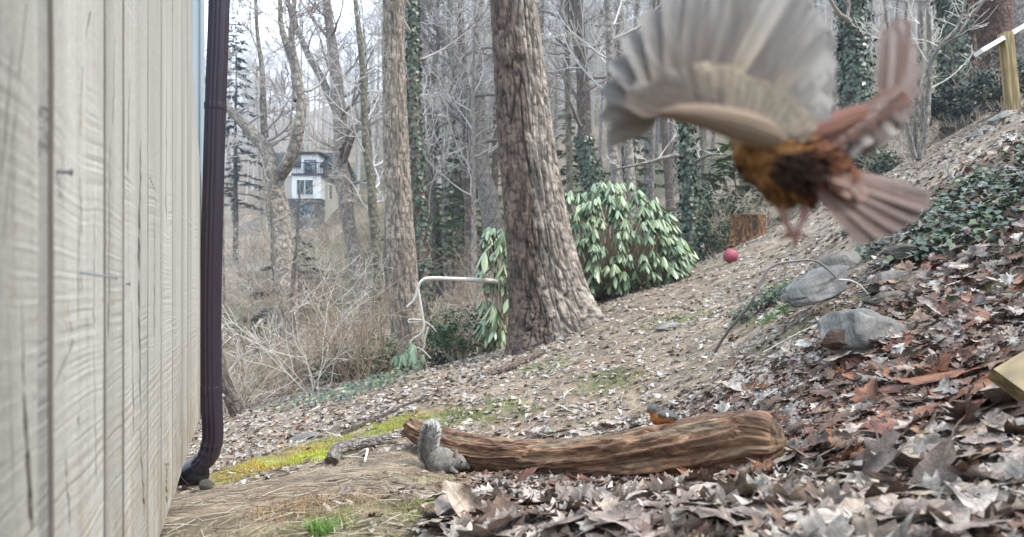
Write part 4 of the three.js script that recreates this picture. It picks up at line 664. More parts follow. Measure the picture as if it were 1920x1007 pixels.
{ // small grey cut limb on the moss, other sticks
  const stick = (name, label, pts, r0, r1, mat, cat = 'branch', group) => { const p = spline(pts, 30); return single(name, new Geo().tube(p, p.map((q, i) => mix(r0, r1, i / 30) * (0.9 + 0.2 * noise(i * 0.7, r0 * 900))), 14, { cap: true, tile: 0.25 }).done(), mat, label, cat, group); };
  const gh = (px, py, up) => groundHit(px, py).add(V(0, up, 0));
  stick('cut_limb', 'short grey sawn limb lying on the mossy strip', [gh(622, 868, 0.01), gh(632, 862, 0.045), gh(660, 850, 0.04), gh(700, 838, 0.03), gh(735, 830, 0.02)], 0.034, 0.026, BK.grey);
  const D = 3.05, c = (x, y, d = D) => at(x, y, d);
  stick('arched_stick', 'dark wiry stick arching over the mossy boulder', [c(1340, 660, 3.4), c(1362, 625, 3.3), c(1408, 568), c(1425, 532), c(1446, 500), c(1490, 490), c(1528, 489), c(1552, 505), c(1572, 525)], 0.009, 0.005, TW.dark);
  stick('arched_stick', 'thin grey shoot springing from the end of the arched stick', [c(1568, 524), c(1600, 528), c(1622, 545), c(1640, 575)], 0.005, 0.003, TW.grey);
  stick('ground_stick', 'long dark root lying along the moss strip', [gh(640, 812, 0.01), gh(700, 790, 0.012), gh(760, 765, 0.01), gh(830, 740, 0.008)], 0.014, 0.009, BK.dark);
  stick('ground_stick', 'dark exposed root beneath the stained tree', [gh(905, 705, 0.0), gh(960, 690, 0.03), gh(1000, 672, 0.03), gh(1020, 662, 0.02)], 0.03, 0.025, BK.brown);
  stick('ground_stick', 'bent pale stick at the hollow edge by the downspout', [c(412, 828, 4.4), c(460, 808, 4.5), c(500, 800, 4.6), c(560, 780, 4.9), c(600, 762, 5)], 0.012, 0.006, TW.pale);
  stick('ground_stick', 'white forked stick beside the grey sawn limb', [gh(676, 850, 0.01), gh(688, 855, 0.035), gh(684, 872, 0.02)], 0.007, 0.005, TW.pale);
  reseed(919);
  for (let k = 0; k < 34; k++) { const a = groundHit(R(460, 1900), R(600, 960)), th = R(0, 6.28), l = R(0.1, 0.3), b = onGround(a.x + Math.cos(th) * l, a.z + Math.sin(th) * l, 0.015), m = a.clone().lerp(b, 0.5).add(V(R(-0.012, 0.012), R(0.0, 0.012), 0)), dk = rnd() < 0.7; stick('fallen_twig', dk ? 'dark broken twig lying in the leaf litter' : 'pale broken twig lying in the leaf litter', [a.add(V(0, 0.012, 0)), m, b], R(0.002, 0.0045), 0.0015, dk ? TW.dark : TW.pale, 'twig', 'twigs in the leaf litter'); }
}
// ---------------------------------------------------------------- rocks
T.rock = tex(512, 512, (u, v) => { const a = pfbm(u, v, 5, 5, 6, 3), b = pn(u * 160, v * 160, 160, 160, 9), s = pfbm(u, v, 3, 30, 3, 41); const k = 0.5 + 0.32 * (a - 0.5) + 0.14 * (b - 0.5) + 0.3 * (s - 0.5); return [k * 1.01, k, k * 0.97]; });
T.rockBump = tex(512, 512, (u, v) => 0.6 * pfbm(u, v, 8, 8, 6, 3) + 0.4 * pfbm(u, v, 4, 40, 3, 41), false);
const rockMat = c => std({ color: c, map: T.rock, bumpMap: T.rockBump, bumpScale: 0.012, roughness: 0.9 });
const RK = [rockMat(0xcdc9c6), rockMat(0xb9b1a8), rockMat(0xe0dcd4), rockMat(0x9d9388)];
function rock(label, px, py, d, w, h, dep, mat, tilt, s, up = 0) {
  const g0 = new THREE.IcosahedronGeometry(1, 14); g0.deleteAttribute('uv'); g0.deleteAttribute('normal'); const g = mergeVertices(g0), a = g.attributes.position, uv = new Float32Array(a.count * 2);
  const planes = []; { const keep = seed; reseed(Math.round(s * 1000)); for (let k = 0; k < 13; k++) planes.push([V(R(-1, 1), R(-1, 1), R(-1, 1)).normalize(), R(0.62, 0.95)]); seed = keep; }
  for (let i = 0; i < a.count; i++) {                          // a stone split along flat faces, with worn edges and thin layers
    let x = a.getX(i), y = a.getY(i), z = a.getZ(i), q = 1.05; const bed = noise(s, y * 7 + x * 1.2, 3) * 0.07;
    for (const [n, e] of planes) { const c = n.x * x + n.y * y + n.z * z; if (c > 0.05) { const e2 = e / c, m = clamp(0.5 + 0.5 * (q - e2) / 0.035); q = mix(q, e2, m) - 0.035 * m * (1 - m); } }
    q += bed - 0.03 + (fbm(x * 3 + s, y * 3, z * 3, 3) - 0.5) * 0.12 + (fbm(x * 11, y * 11 + s, z * 11, 3) - 0.5) * 0.06; x *= q; y *= q; z *= q; a.setXYZ(i, x * w / 2, y * h / 2, z * dep / 2); uv[i * 2] = (x * w + z * dep * 0.6) * 1.4 + s; uv[i * 2 + 1] = (y * h + z * dep * 0.5) * 1.4;
  }
  g.setAttribute('uv', new THREE.BufferAttribute(uv, 2)); g.computeVertexNormals();
  const p = at(px, py, d), m = single('rock', g, mat, label, 'rock'); m.position.copy(p).add(V(0, up, 0)); m.rotation.set(tilt[0], tilt[1], tilt[2]); return m;
}
rock('rounded grey boulder sitting in dead leaves below the stony bank', 1614, 622, 2.62, 0.38, 0.25, 0.3, RK[0], [0.15, 0.2, 0.28], 3.1);
rock('brown rock half under the rounded grey boulder', 1565, 640, 2.55, 0.14, 0.1, 0.12, rockMat(0x7a5a45), [0, 0.5, 0.2], 7.7);
rock('long layered grey slab jutting from the bank under the arched stick', 1528, 536, 3.2, 0.42, 0.13, 0.3, RK[0], [0.1, 0.3, 0.42], 5.5);
rock('upper tilted slab wedged behind the long layered slab', 1572, 492, 3.5, 0.28, 0.09, 0.3, RK[1], [0.1, 0.2, 0.4], 9.2);
rock('brownish layered rock in the bank beside the ivy', 1672, 532, 3.1, 0.2, 0.12, 0.26, RK[1], [0.1, 0, 0.3], 11.4);
rock('mossy brown rock below the brownish layered rock', 1655, 562, 2.95, 0.18, 0.08, 0.2, RK[3], [0.05, 0.1, 0.35], 2.2);
rock('pale flat rock in the bank between moss tufts', 1735, 560, 2.85, 0.17, 0.1, 0.16, RK[2], [0, 0.1, 0.5], 6.6);
rock('rock shelf under the ivy of the bank', 1690, 474, 3.3, 0.16, 0.09, 0.18, RK[3], [0, 0.4, 0.2], 8.1);
rock('dark rock under the green ivy clump', 1800, 512, 3.0, 0.2, 0.1, 0.2, RK[3], [0, 0.3, 0.25], 4.8);
for (const [px, py, d, w, l, s] of [[1720, 333, 6.6, 0.4, 'flat pale stone in the edging on the slope crest beyond the bird tail', 1.2], [1780, 306, 6.4, 0.4, 'flat pale stone in the slope edging next to the sapling clump', 2.9], [1845, 250, 6.0, 0.34, 'flat pale edging stone halfway to the timber post', 4.4], [1886, 218, 5.7, 0.34, 'squared pale edging stone at the foot of the timber post', 7.3], [1660, 360, 6.8, 0.3, 'low pale stone at the lower end of the slope edging', 8.5], [1812, 276, 6.2, 0.26, 'small pale stone between two larger edging stones', 10.1]]) rock(l, px, py, d, w, 0.1, 0.24, RK[2], [0.05, 0.2, 0.38], s);
for (const [px, py, d, w, l, s] of [[1640, 440, 4.2, 0.22, 'tan rock poking from the bank above the tilted slab', 13.3], [1760, 450, 3.4, 0.16, 'small tan rock among the bank ivy', 14.9], [1850, 480, 3.0, 0.2, 'brown rock under the ivy at the bank edge', 16.1], [1600, 430, 4.8, 0.2, 'low grey rock on the slope below the bird tail', 17.7], [1480, 560, 3.4, 0.12, 'small grey rock at the foot of the arched stick', 19.3]]) rock(l, px, py, d, w, w * 0.5, w * 0.8, RK[1], [0.1, 0.3, 0.3], s);
rock('flat pale stone set in the moss strip', 566, 822, 3.75, 0.2, 0.05, 0.16, RK[2], [0.1, 0.2, 0.1], 3.9);
rock('flat grey stone lying in the bare earth near the wall', 372, 962, 2.05, 0.15, 0.035, 0.18, RK[2], [0.05, 0, 0.02], 6.2);
rock('small brown stone beside the drain pipe', 386, 909, 2.7, 0.06, 0.045, 0.06, RK[3], [0, 0, 0], 1.9);
rock('smooth buff pebble in the bare earth by the green grass tuft', 556, 990, 1.72, 0.035, 0.02, 0.03, RK[2], [0, 0, 0], 5.2);
rock('pale stone on the path above the stained tree roots', 1255, 612, 4.7, 0.2, 0.05, 0.2, RK[2], [0, 0, 0.2], 2.5);

// ---------------------------------------------------------------- dead leaves
const HALF = [                                                // right half of each outline, stalk to tip
  [[0.06, -0.55], [0.34, -0.78], [0.40, -0.5], [0.62, -0.52], [0.88, -0.36], [0.66, -0.14], [0.78, 0.02], [1.0, 0.2], [0.66, 0.2], [0.7, 0.52], [0.36, 0.34], [0.34, 0.62], [0.14, 0.62]],
  [[0.05, -0.95], [0.2, -0.76], [0.3, -0.6], [0.42, -0.44], [0.43, -0.25], [0.49, -0.08], [0.43, 0.12], [0.42, 0.32], [0.31, 0.5], [0.25, 0.68], [0.1, 0.86]],
  [[0.04, -0.92], [0.2, -0.72], [0.1, -0.58], [0.3, -0.46], [0.4, -0.34], [0.16, -0.18], [0.42, -0.04], [0.54, 0.12], [0.22, 0.22], [0.42, 0.42], [0.5, 0.56], [0.24, 0.56], [0.3, 0.8], [0.12, 0.82]],
];
function outline(kind) {                                       // a jittered, slightly torn outline on [-1, 1]
  const h = HALF[kind], p = [], j = a => a + R(-0.055, 0.055), torn = rnd() < 0.5 ? Math.floor(rnd() * h.length) : -1;
  h.forEach(([x, y], i) => { const k = i === torn ? 0.6 : 1; p.push([j(x * k), j(y * k)]); }); p.push([R(-0.05, 0.05), 1]); [...h].reverse().forEach(([x, y]) => p.push([-j(x), j(y)])); p.push([0, -0.98]);
  return p;
}
function leafGeo(kind, curl, roll, ruffle) {                    // about 100 triangles: rib fold, rolled sides, wavy rim
  const o = outline(kind), G = new Geo(), ox = R(0, 50), tipUp = R(-0.6, 0.25), side = R(-0.5, 0.5);
  const put = (x, y) => { const cx = curl * (x > 0 ? 1 + side : 1 - side), a = x * cx * 1.7, X = Math.abs(cx) < 0.05 ? x : Math.sin(a) / (cx * 1.7), H = Math.abs(cx) < 0.05 ? 0 : (1 - Math.cos(a)) / (cx * 1.7), yy = y + 0.1, b = yy * tipUp, Y = Math.abs(tipUp) < 0.05 ? yy : Math.sin(b) / tipUp, H2 = Math.abs(tipUp) < 0.05 ? 0 : (1 - Math.cos(b)) / tipUp, e = Math.hypot(x, y);
    return G.v(X, H + H2 + Math.abs(x) * 0.12 + e * ruffle * (fbm(x * 3.2 + ox, y * 3.2, ox, 2) - 0.5) + roll * Math.max(0, e - 0.7) * (noise(ox + x * 2, y * 2) - 0.4), -Y, 0, 1, 0, x * 0.5 + 0.5, y * 0.5 + 0.5); };
  const c = put(0, -0.1); for (const f of [0.4, 0.75, 1]) for (const [x, y] of o) put(x * f, y * f + (1 - f) * -0.1);
  const N = o.length; for (let i = 0; i < N; i++) { const j = (i + 1) % N; G.i.push(c, 1 + i, 1 + j); for (const r of [0, N]) G.i.push(1 + r + i, 1 + r + N + i, 1 + r + j, 1 + r + j, 1 + r + N + i, 1 + r + N + j); }
  const g = G.done(); g.computeVertexNormals(); return g;
}
reseed(777);
const bigLeaves = []; for (let k = 0; k < 24; k++) bigLeaves.push(leafGeo(k % 3, pick([R(-0.5, -0.1), R(-0.25, 0.2), R(0.2, 0.7)]), R(0.2, 0.9), R(0.25, 0.5)));
T.vein = tex(256, 256, (u, v) => { const x = Math.abs(u * 2 - 1), y = v * 2 - 1, rib = x < 0.03 ? 1 : 0, side = Math.abs((((y - x * 0.7) * 4) % 1 + 1) % 1 - 0.5) < 0.035 ? 0.6 : 0, n = pfbm(u, v, 6, 6, 5, 13), sp = pn(u * 60, v * 60, 60, 60, 3); let k = 0.7 + 0.8 * (n - 0.5) + 0.16 * (sp - 0.5) + 0.09 * Math.max(rib, side); return [k, k * 0.985, k * 0.965]; });
const LEAFC = [['pale grey', [0.47, 0.41, 0.37]], ['whitish', [0.54, 0.50, 0.46]], ['pale tan', [0.46, 0.375, 0.30]], ['grey-brown', [0.32, 0.255, 0.225]], ['dark brown', [0.15, 0.09, 0.06]], ['russet', [0.27, 0.115, 0.058]], ['red-brown', [0.20, 0.08, 0.05]], ['brown', [0.27, 0.17, 0.11]]];
const leafMats = LEAFC.map(([, c]) => new THREE.MeshPhysicalMaterial({ color: lin(...c.map(x => Math.min(0.72, x * 1.4))), map: T.vein, roughness: 0.62, side: THREE.DoubleSide, bumpMap: T.vein, bumpScale: 0.003 }));
const shapeWord = ['lobed', 'oval', 'toothed'];
function leafAt(p, size, tilt, lift) {
  const n = groundNormal(p.x, p.z), f = V(R(-1, 1), 0, R(-1, 1)).normalize(), q = orient(f.addScaledVector(n, -f.dot(n)).normalize(), n); q.multiply(new THREE.Quaternion().setFromEuler(new THREE.Euler(R(-tilt, tilt), 0, R(-tilt, tilt) + (rnd() < 0.25 ? Math.PI : 0))));
  return [p.clone().addScaledVector(n, lift), q, size];
}
reseed(1357);
{ let made = 0, guard = 0; const group = 'large dead leaves on the slope';
  while (made < 292 && guard++ < 9000) {
    const px = R(840, 1960), py = R(640, 1040); if (px < 1400 && py < 700) continue; const p = groundHit(px, py); const d = -p.z; if (d > 3.3 || rnd() > leafy(p.x, p.z) + 0.05) continue;
    if (rnd() > 1.0 / d && d > 1.9) continue;
    const band = sstep(0.5, 0.2, near(p, EVERY.log.path[130], EVERY.log.path[258])) * (p.z < -2.0 ? 1 : 0.3) + (p.x > 0.9 && d < 2 ? 0.45 : 0), dark = rnd() < band || fbm(p.x * 2.1, p.z * 2.1, 11, 2) > 0.6, m = dark && rnd() < 0.72 ? 4 + Math.floor(rnd() * 4) : Math.floor(rnd() * 4.25), g = Math.floor(rnd() * bigLeaves.length), stand = rnd() < 0.15;
    if (m === 1 && d < 2.1) continue;
    const size = R(0.06, 0.105) * (d > 2.1 ? 0.66 : 1) * (m >= 5 ? 1.15 : 1), [c, q] = leafAt(p, size, stand ? 1.0 : 0.22, stand ? size * 0.6 : R(0.015, 0.05));
    const o = single('dead_leaf', bigLeaves[g], leafMats[m], `${LEAFC[m][0]} curled ${shapeWord[g % 3]} dead leaf lying in the litter`, 'leaf', group); o.position.copy(c); o.quaternion.copy(q); o.scale.setScalar(size); made++;
  }
}
{ // the litter of smaller leaves and fragments, beyond counting
  const protos = [0, 1, 2, 3, 5, 6, 8, 9].map(k => bigLeaves[k]), M = new THREE.Matrix4(), col = new THREE.Color();
  reseed(2468);
  const mat = new THREE.MeshPhysicalMaterial({ color: 0xffffff, map: T.vein, roughness: 0.65, side: THREE.DoubleSide });
  const px0 = (x, z) => CX + F * x / -z;
  protos.forEach((g, gi) => {
    const list = []; let guard = 0; const N = 5000;
    while (list.length < N && guard++ < 60000) {
      const th = R(-42, 44) * Math.PI / 180, r = Math.exp(R(Math.log(0.8), Math.log(12))), x = Math.sin(th) * r, z = -Math.cos(th) * r, k = leafy(x, z), bare = fbm(x * 1.1, z * 1.1, 21, 3);
      const bank = px0(x, z) > 1640 && r > 2.5 && r < 5.2; let keep = bank ? 0.42 : r < 2.1 ? k * 0.22 : r < 3 ? k : Math.max(0.35, k) * (bare > 0.42 ? 1 : 0.5); const px = CX + F * x / -z; if (px < 800 && r < 3.3) keep = Math.min(keep, 0.10 + (px < 560 && r > 3 ? 0.5 : 0)); if (px < 340 && r > 0.5 && r < 2.6) continue;
      if (Math.min(near({ x, z }, EVERY.moss[0], EVERY.moss[1]), near({ x, z }, EVERY.moss[1], EVERY.moss[2]), near({ x, z }, EVERY.moss[3], EVERY.moss[4])) < 0.17) keep *= 0.07;
      if (rnd() > keep) continue;
      const p = onGround(x, z), s = bank ? R(0.018, 0.05) : px < 800 && r < 3 ? R(0.01, 0.03) : r < 2.1 ? R(0.035, 0.085) : r < 3 ? R(0.012, 0.045) : R(0.008, 0.026) * (1 + r * 0.06), [c, q] = leafAt(p, s, bank ? 0.6 : r < 3 ? 0.32 : 0.5, bank ? R(0.005, 0.07) : R(0.002, r < 2.6 ? 0.03 : 0.012)); list.push([c, q, s * R(0.6, 1.2), s, x, z, r]);
    }
    const m = new THREE.InstancedMesh(g, mat, list.length); m.name = numbered('leaf_litter'); shad(m);
    list.forEach(([c, q, sx, s, x, z, r], i) => { M.compose(c, q, V(sx, s, s)); m.setMatrixAt(i, M); const bd = sstep(0.5, 0.2, near({ x, z }, EVERY.log.path[130], EVERY.log.path[258])) * (z < -2.0 ? 1 : 0.3), dk = rnd() < bd || fbm(x * 2.1, z * 2.1, 11, 2) > 0.54; const pal = (r < 3 || (r < 5.2 && px0(x, z) > 1640)) ? (dk && rnd() < 0.7 ? LEAFC[3 + Math.floor(rnd() * 5)] : LEAFC[Math.floor(rnd() * 5.0)]) : LEAFC[rnd() < 0.78 ? Math.floor(rnd() * 3) : Math.floor(rnd() * 8)]; const v = R(0.8, 1.75); col.setRGB(...pal[1].map(q => Math.min(0.95, q * v))); m.setColorAt(i, col); });
    scene.add(m); tag(m, 'thick litter of small dead leaves covering the slope', 'leaf litter', null, 'stuff');
  });
  // straw and fine twigs
  const sg = new Geo().tube([V(0, 0, -0.5), V(0.03, 0.04, 0), V(0, 0, 0.5)], [0.02, 0.024, 0.015], 4).done(), ls = [];
  for (let k = 0; k < 9000; k++) { const th = R(-40, 43) * Math.PI / 180, r = Math.exp(R(Math.log(1.0), Math.log(9))), x = Math.sin(th) * r, z = -Math.cos(th) * r; ls.push([x, z, r]); }
  const sm = new THREE.InstancedMesh(sg, std({ color: 0xffffff }), ls.length); sm.name = 'straw_litter'; shad(sm);
  ls.forEach(([x, z, r], i) => { const [c, q] = leafAt(onGround(x, z), 1, 0.2, 0.006), l = R(0.03, 0.11); M.compose(c, q, V(l * 0.6, l * 0.6, l)); sm.setMatrixAt(i, M); const p = pick([[0.42, 0.35, 0.25], [0.3, 0.22, 0.15], [0.5, 0.45, 0.37], [0.16, 0.11, 0.08]]); col.setRGB(...p); sm.setColorAt(i, col); });
  scene.add(sm); tag(sm, 'scattered straw and fine twigs over the ground', 'straw', null, 'stuff');
}
// ---------------------------------------------------------------- moss, grass, ivy on the ground
{ const M = new THREE.Matrix4(), col = new THREE.Color(), bl = new Geo(); { const n = 4; for (let i = 0; i <= n; i++) { const t = i / n, w = 0.5 * (1 - t * 0.95); bl.v(-w, t, t * t * 0.45, 0, 0.4, 0.9); bl.v(w, t, t * t * 0.45, 0, 0.4, 0.9); } for (let i = 0; i < n; i++) bl.i.push(i * 2, i * 2 + 1, i * 2 + 2, i * 2 + 1, i * 2 + 3, i * 2 + 2); }
  const bg = bl.done(); bg.computeVertexNormals(); const mat = std({ color: 0xffffff, roughness: 0.8 });
  const field = (name, label, cat, list) => { const m = new THREE.InstancedMesh(bg, mat, list.length); m.name = name; shad(m); list.forEach(([x, z, h, w, c, lean], i) => { M.compose(onGround(x, z, -0.003), new THREE.Quaternion().setFromEuler(new THREE.Euler(R(-lean, lean), R(0, 6.28), R(-lean, lean), 'YXZ')), V(w, h, h)); m.setMatrixAt(i, M); col.setRGB(...c); m.setColorAt(i, col); }); scene.add(m); tag(m, label, cat, null, 'stuff'); };
  reseed(333);
  const [a, b, c, d, e] = EVERY.moss, L = [];
  const strip = (p, q, w, n, pal, hh) => { for (let k = 0; k < n; k++) { const t = rnd(), x = mix(p.x, q.x, t) + (R(-1, 1) + R(-1, 1)) * w * 0.6, z = mix(p.z, q.z, t) + (R(-1, 1) + R(-1, 1)) * w * 0.6; if (noise(x * 9, z * 9, 3) < 0.35) continue; const v = R(0.7, 1.3); L.push([x, z, R(0.4, 1.2) * hh, R(0.0025, 0.005), pick(pal).map(q => q * v), 0.7]); } };
  strip(a, b, 0.18, 5200, [[0.46, 0.33, 0.06], [0.40, 0.38, 0.07], [0.40, 0.2, 0.05]], 0.02); strip(b, c, 0.26, 8000, [[0.42, 0.36, 0.07], [0.36, 0.38, 0.08], [0.24, 0.32, 0.06]], 0.022); strip(d, e, 0.12, 4200, [[0.48, 0.54, 0.06], [0.42, 0.48, 0.06]], 0.018);
  field('moss', 'yellow-green and orange moss strip running up from the downspout', 'moss', L);
  const S = []; for (const [gx, gz, gr] of EVERY.greens) for (let k = 0; k < 1500 * gr * 3; k++) { const q = Math.sqrt(rnd()) * gr, t = R(0, 6.28), x = gx + Math.cos(t) * q, z = gz + Math.sin(t) * q; if (noise(x * 8, z * 8, 7) < 0.45) continue; const v = R(0.6, 1.4); S.push([x, z, R(0.01, 0.035), R(0.002, 0.0045), pick([[0.17, 0.24, 0.05], [0.24, 0.28, 0.09], [0.33, 0.30, 0.16]]).map(q => q * v), 0.8]); }
  const tuft = (px, py, n, r, h, pal) => { const p = groundHit(px, py); for (let k = 0; k < n; k++) { const q = Math.sqrt(rnd()) * r, t = R(0, 6.28), v = R(0.7, 1.3); S.push([p.x + Math.cos(t) * q, p.z + Math.sin(t) * q, h * R(0.5, 1.1), R(0.002, 0.004), pick(pal).map(z => z * v), 0.55]); } };
  const dull = [[0.08, 0.15, 0.035], [0.12, 0.18, 0.05], [0.2, 0.2, 0.09]], gr = [[0.11, 0.25, 0.045], [0.15, 0.29, 0.055]], dry = [[0.36, 0.28, 0.14], [0.3, 0.2, 0.09], [0.26, 0.12, 0.06]];
  tuft(603, 1004, 170, 0.035, 0.04, gr); tuft(585, 1000, 90, 0.03, 0.03, gr); tuft(550, 965, 420, 0.12, 0.03, dry); tuft(640, 940, 380, 0.14, 0.025, dry); tuft(700, 955, 300, 0.14, 0.02, [[0.3, 0.3, 0.1], ...dry]); tuft(790, 900, 260, 0.14, 0.025, [...gr, ...dry]); tuft(1455, 590, 300, 0.1, 0.05, gr); tuft(1880, 500, 300, 0.09, 0.07, dull); tuft(1820, 560, 220, 0.08, 0.05, dull); tuft(1720, 545, 420, 0.1, 0.035, [[0.34, 0.42, 0.06], [0.24, 0.34, 0.06]]); tuft(1700, 615, 420, 0.12, 0.03, [[0.3, 0.34, 0.08], [0.2, 0.26, 0.07]]); tuft(1090, 605, 300, 0.16, 0.04, [[0.2, 0.26, 0.07], ...dry]);
  field('grass', 'short grass tufts and green wisps dotted over the slope', 'grass', S);
  // ivy on the bank
  const G = new Geo(); reseed(64);
  const iv = (px, py, n, r) => { const p = groundHit(px, py); for (let k = 0; k < n; k++) { const q = Math.sqrt(rnd()) * r, t = R(0, 6.28), x = p.x + Math.cos(t) * q, z = p.z + Math.sin(t) * q * 0.8, y = groundY(x, z) + R(0.02, 0.12), b = R(0.6, 1.5), cc = rnd() < 0.22 ? [0.09, 0.125, 0.045] : [0.04, 0.06, 0.032]; G.leaf(V(x, y, z), V(R(-1, 1), R(-0.6, 0.2), R(-0.4, 1)).normalize(), V(R(-0.6, 0.6), 1, R(0, 0.9)).normalize(), R(0.025, 0.05), R(0.022, 0.045), cc.map(q => q * b)); } };
  for (const [x, y, n, r] of [[1760, 400, 330, 0.3], [1840, 370, 380, 0.35], [1740, 470, 200, 0.2], [1880, 420, 380, 0.3], [1900, 380, 300, 0.25], [1640, 480, 120, 0.14], [1450, 570, 160, 0.12], [1800, 440, 120, 0.2], [1900, 330, 130, 0.3], [1400, 600, 60, 0.1], [1710, 500, 140, 0.12], [720, 725, 130, 0.35], [660, 745, 120, 0.45], [580, 760, 70, 0.4]]) iv(x, y, n, r);
  single('ground_ivy', G.done(), leafMat({ roughness: 0.35 }), 'dark glossy ivy creeping over the stony bank', 'ivy', null, 'stuff');
}

// ---------------------------------------------------------------- animals
function blob(bones, cell, k, color) {                         // bones: [a, b, ra, rb] -> one continuous skin, smooth where they join
  const lo = V(1e9, 1e9, 1e9), hi = V(-1e9, -1e9, -1e9); for (const [a, b, ra, rb] of bones) for (const [p, r] of [[a, ra], [b, rb]]) { lo.min(p.clone().subScalar(r + 3 * cell)); hi.max(p.clone().addScalar(r + 3 * cell)); }
  const c = lo.clone().add(hi).multiplyScalar(0.5), half = Math.max(hi.x - lo.x, hi.y - lo.y, hi.z - lo.z) / 2, N = Math.min(110, Math.ceil(2 * half / cell) + 4), mc = new MarchingCubes(N, new THREE.MeshBasicMaterial(), false, false, 400000); mc.isolation = 0;
  const p = new THREE.Vector3(), ba = new THREE.Vector3(), pa = new THREE.Vector3();
  for (let z = 0; z < N; z++) for (let y = 0; y < N; y++) for (let x = 0; x < N; x++) {
    p.set((x - N / 2) / (N / 2), (y - N / 2) / (N / 2), (z - N / 2) / (N / 2)).multiplyScalar(half).add(c); let d = 1e3;
    for (const [a, b, ra, rb, kk] of bones) { ba.copy(b).sub(a); pa.copy(p).sub(a); const t = clamp(pa.dot(ba) / Math.max(1e-12, ba.lengthSq())), e = pa.addScaledVector(ba, -t).length() - mix(ra, rb, t), q = kk ?? k, h = clamp(0.5 + 0.5 * (d - e) / q); d = mix(d, e, h) - q * h * (1 - h); }
    mc.field[x + y * N + z * N * N] = -d;
  }
  mc.update(); const n = mc.count, pos = new Float32Array(n * 3); for (let i = 0; i < n; i++) { pos[i * 3] = mc.positionArray[i * 3] * half + c.x; pos[i * 3 + 1] = mc.positionArray[i * 3 + 1] * half + c.y; pos[i * 3 + 2] = mc.positionArray[i * 3 + 2] * half + c.z; }
  let g = new THREE.BufferGeometry(); g.setAttribute('position', new THREE.BufferAttribute(pos, 3)); g = mergeVertices(g, cell * 0.02); g.computeVertexNormals();
  { const a = g.attributes.position, nn = g.attributes.normal, ix = g.index; let s = 0; for (let i = 0; i < Math.min(300, ix.count); i += 3) { const A = V().fromBufferAttribute(a, ix.getX(i)), B = V().fromBufferAttribute(a, ix.getX(i + 1)), C = V().fromBufferAttribute(a, ix.getX(i + 2)); s += B.sub(A).cross(C.sub(A)).dot(A.clone().sub(c)); } if (s < 0) { const arr = ix.array; for (let i = 0; i < arr.length; i += 3) { const t = arr[i]; arr[i] = arr[i + 1]; arr[i + 1] = t; } g.computeVertexNormals(); } }
  const a = g.attributes.position, nm = g.attributes.normal, col = new Float32Array(a.count * 3), uv = new Float32Array(a.count * 2); for (let i = 0; i < a.count; i++) { const q = color(V(a.getX(i), a.getY(i), a.getZ(i)), V(nm.getX(i), nm.getY(i), nm.getZ(i))); col.set(q, i * 3); uv[i * 2] = a.getX(i) * 20; uv[i * 2 + 1] = a.getY(i) * 20 + a.getZ(i) * 7; }
  g.setAttribute('color', new THREE.BufferAttribute(col, 3)); g.setAttribute('uv', new THREE.BufferAttribute(uv, 2)); return g;
}
T.fur = tex(256, 256, (u, v) => pfbm(u, v, 50, 12, 3, 3), false);
const furMat = std({ vertexColors: true, bumpMap: T.fur, bumpScale: 0.004, roughness: 0.95 });
// hairs over a skin: thin blades that lie along a combing direction
function furOver(geo, n, len, wid, comb, tint) {
  const a = geo.attributes.position, nn = geo.attributes.normal, cc = geo.attributes.color, G = new Geo(), m = a.count;
  for (let k = 0; k < n; k++) { const i = Math.floor(rnd() * m), p = V(a.getX(i), a.getY(i), a.getZ(i)), q = V(nn.getX(i), nn.getY(i), nn.getZ(i)), d = comb(p, q).addScaledVector(q, R(0.15, 0.6)).add(V(R(-0.3, 0.3), R(-0.3, 0.3), R(-0.3, 0.3))).normalize(), s = V(R(-1, 1), R(-1, 1), R(-1, 1)).cross(d).normalize().multiplyScalar(wid), l = len * R(0.6, 1.3), b = R(0.7, 1.35), c = [cc.getX(i) * b * tint, cc.getY(i) * b * tint, cc.getZ(i) * b * tint];
    const A = G.v(p.x + s.x, p.y + s.y, p.z + s.z, q.x, q.y, q.z, 0, 0, c), B = G.v(p.x - s.x, p.y - s.y, p.z - s.z, q.x, q.y, q.z, 0, 0, c), C = G.v(p.x + d.x * l, p.y + d.y * l, p.z + d.z * l, q.x, q.y, q.z, 0, 1, c); G.i.push(A, B, C); }
  return G.done();
}
reseed(55);
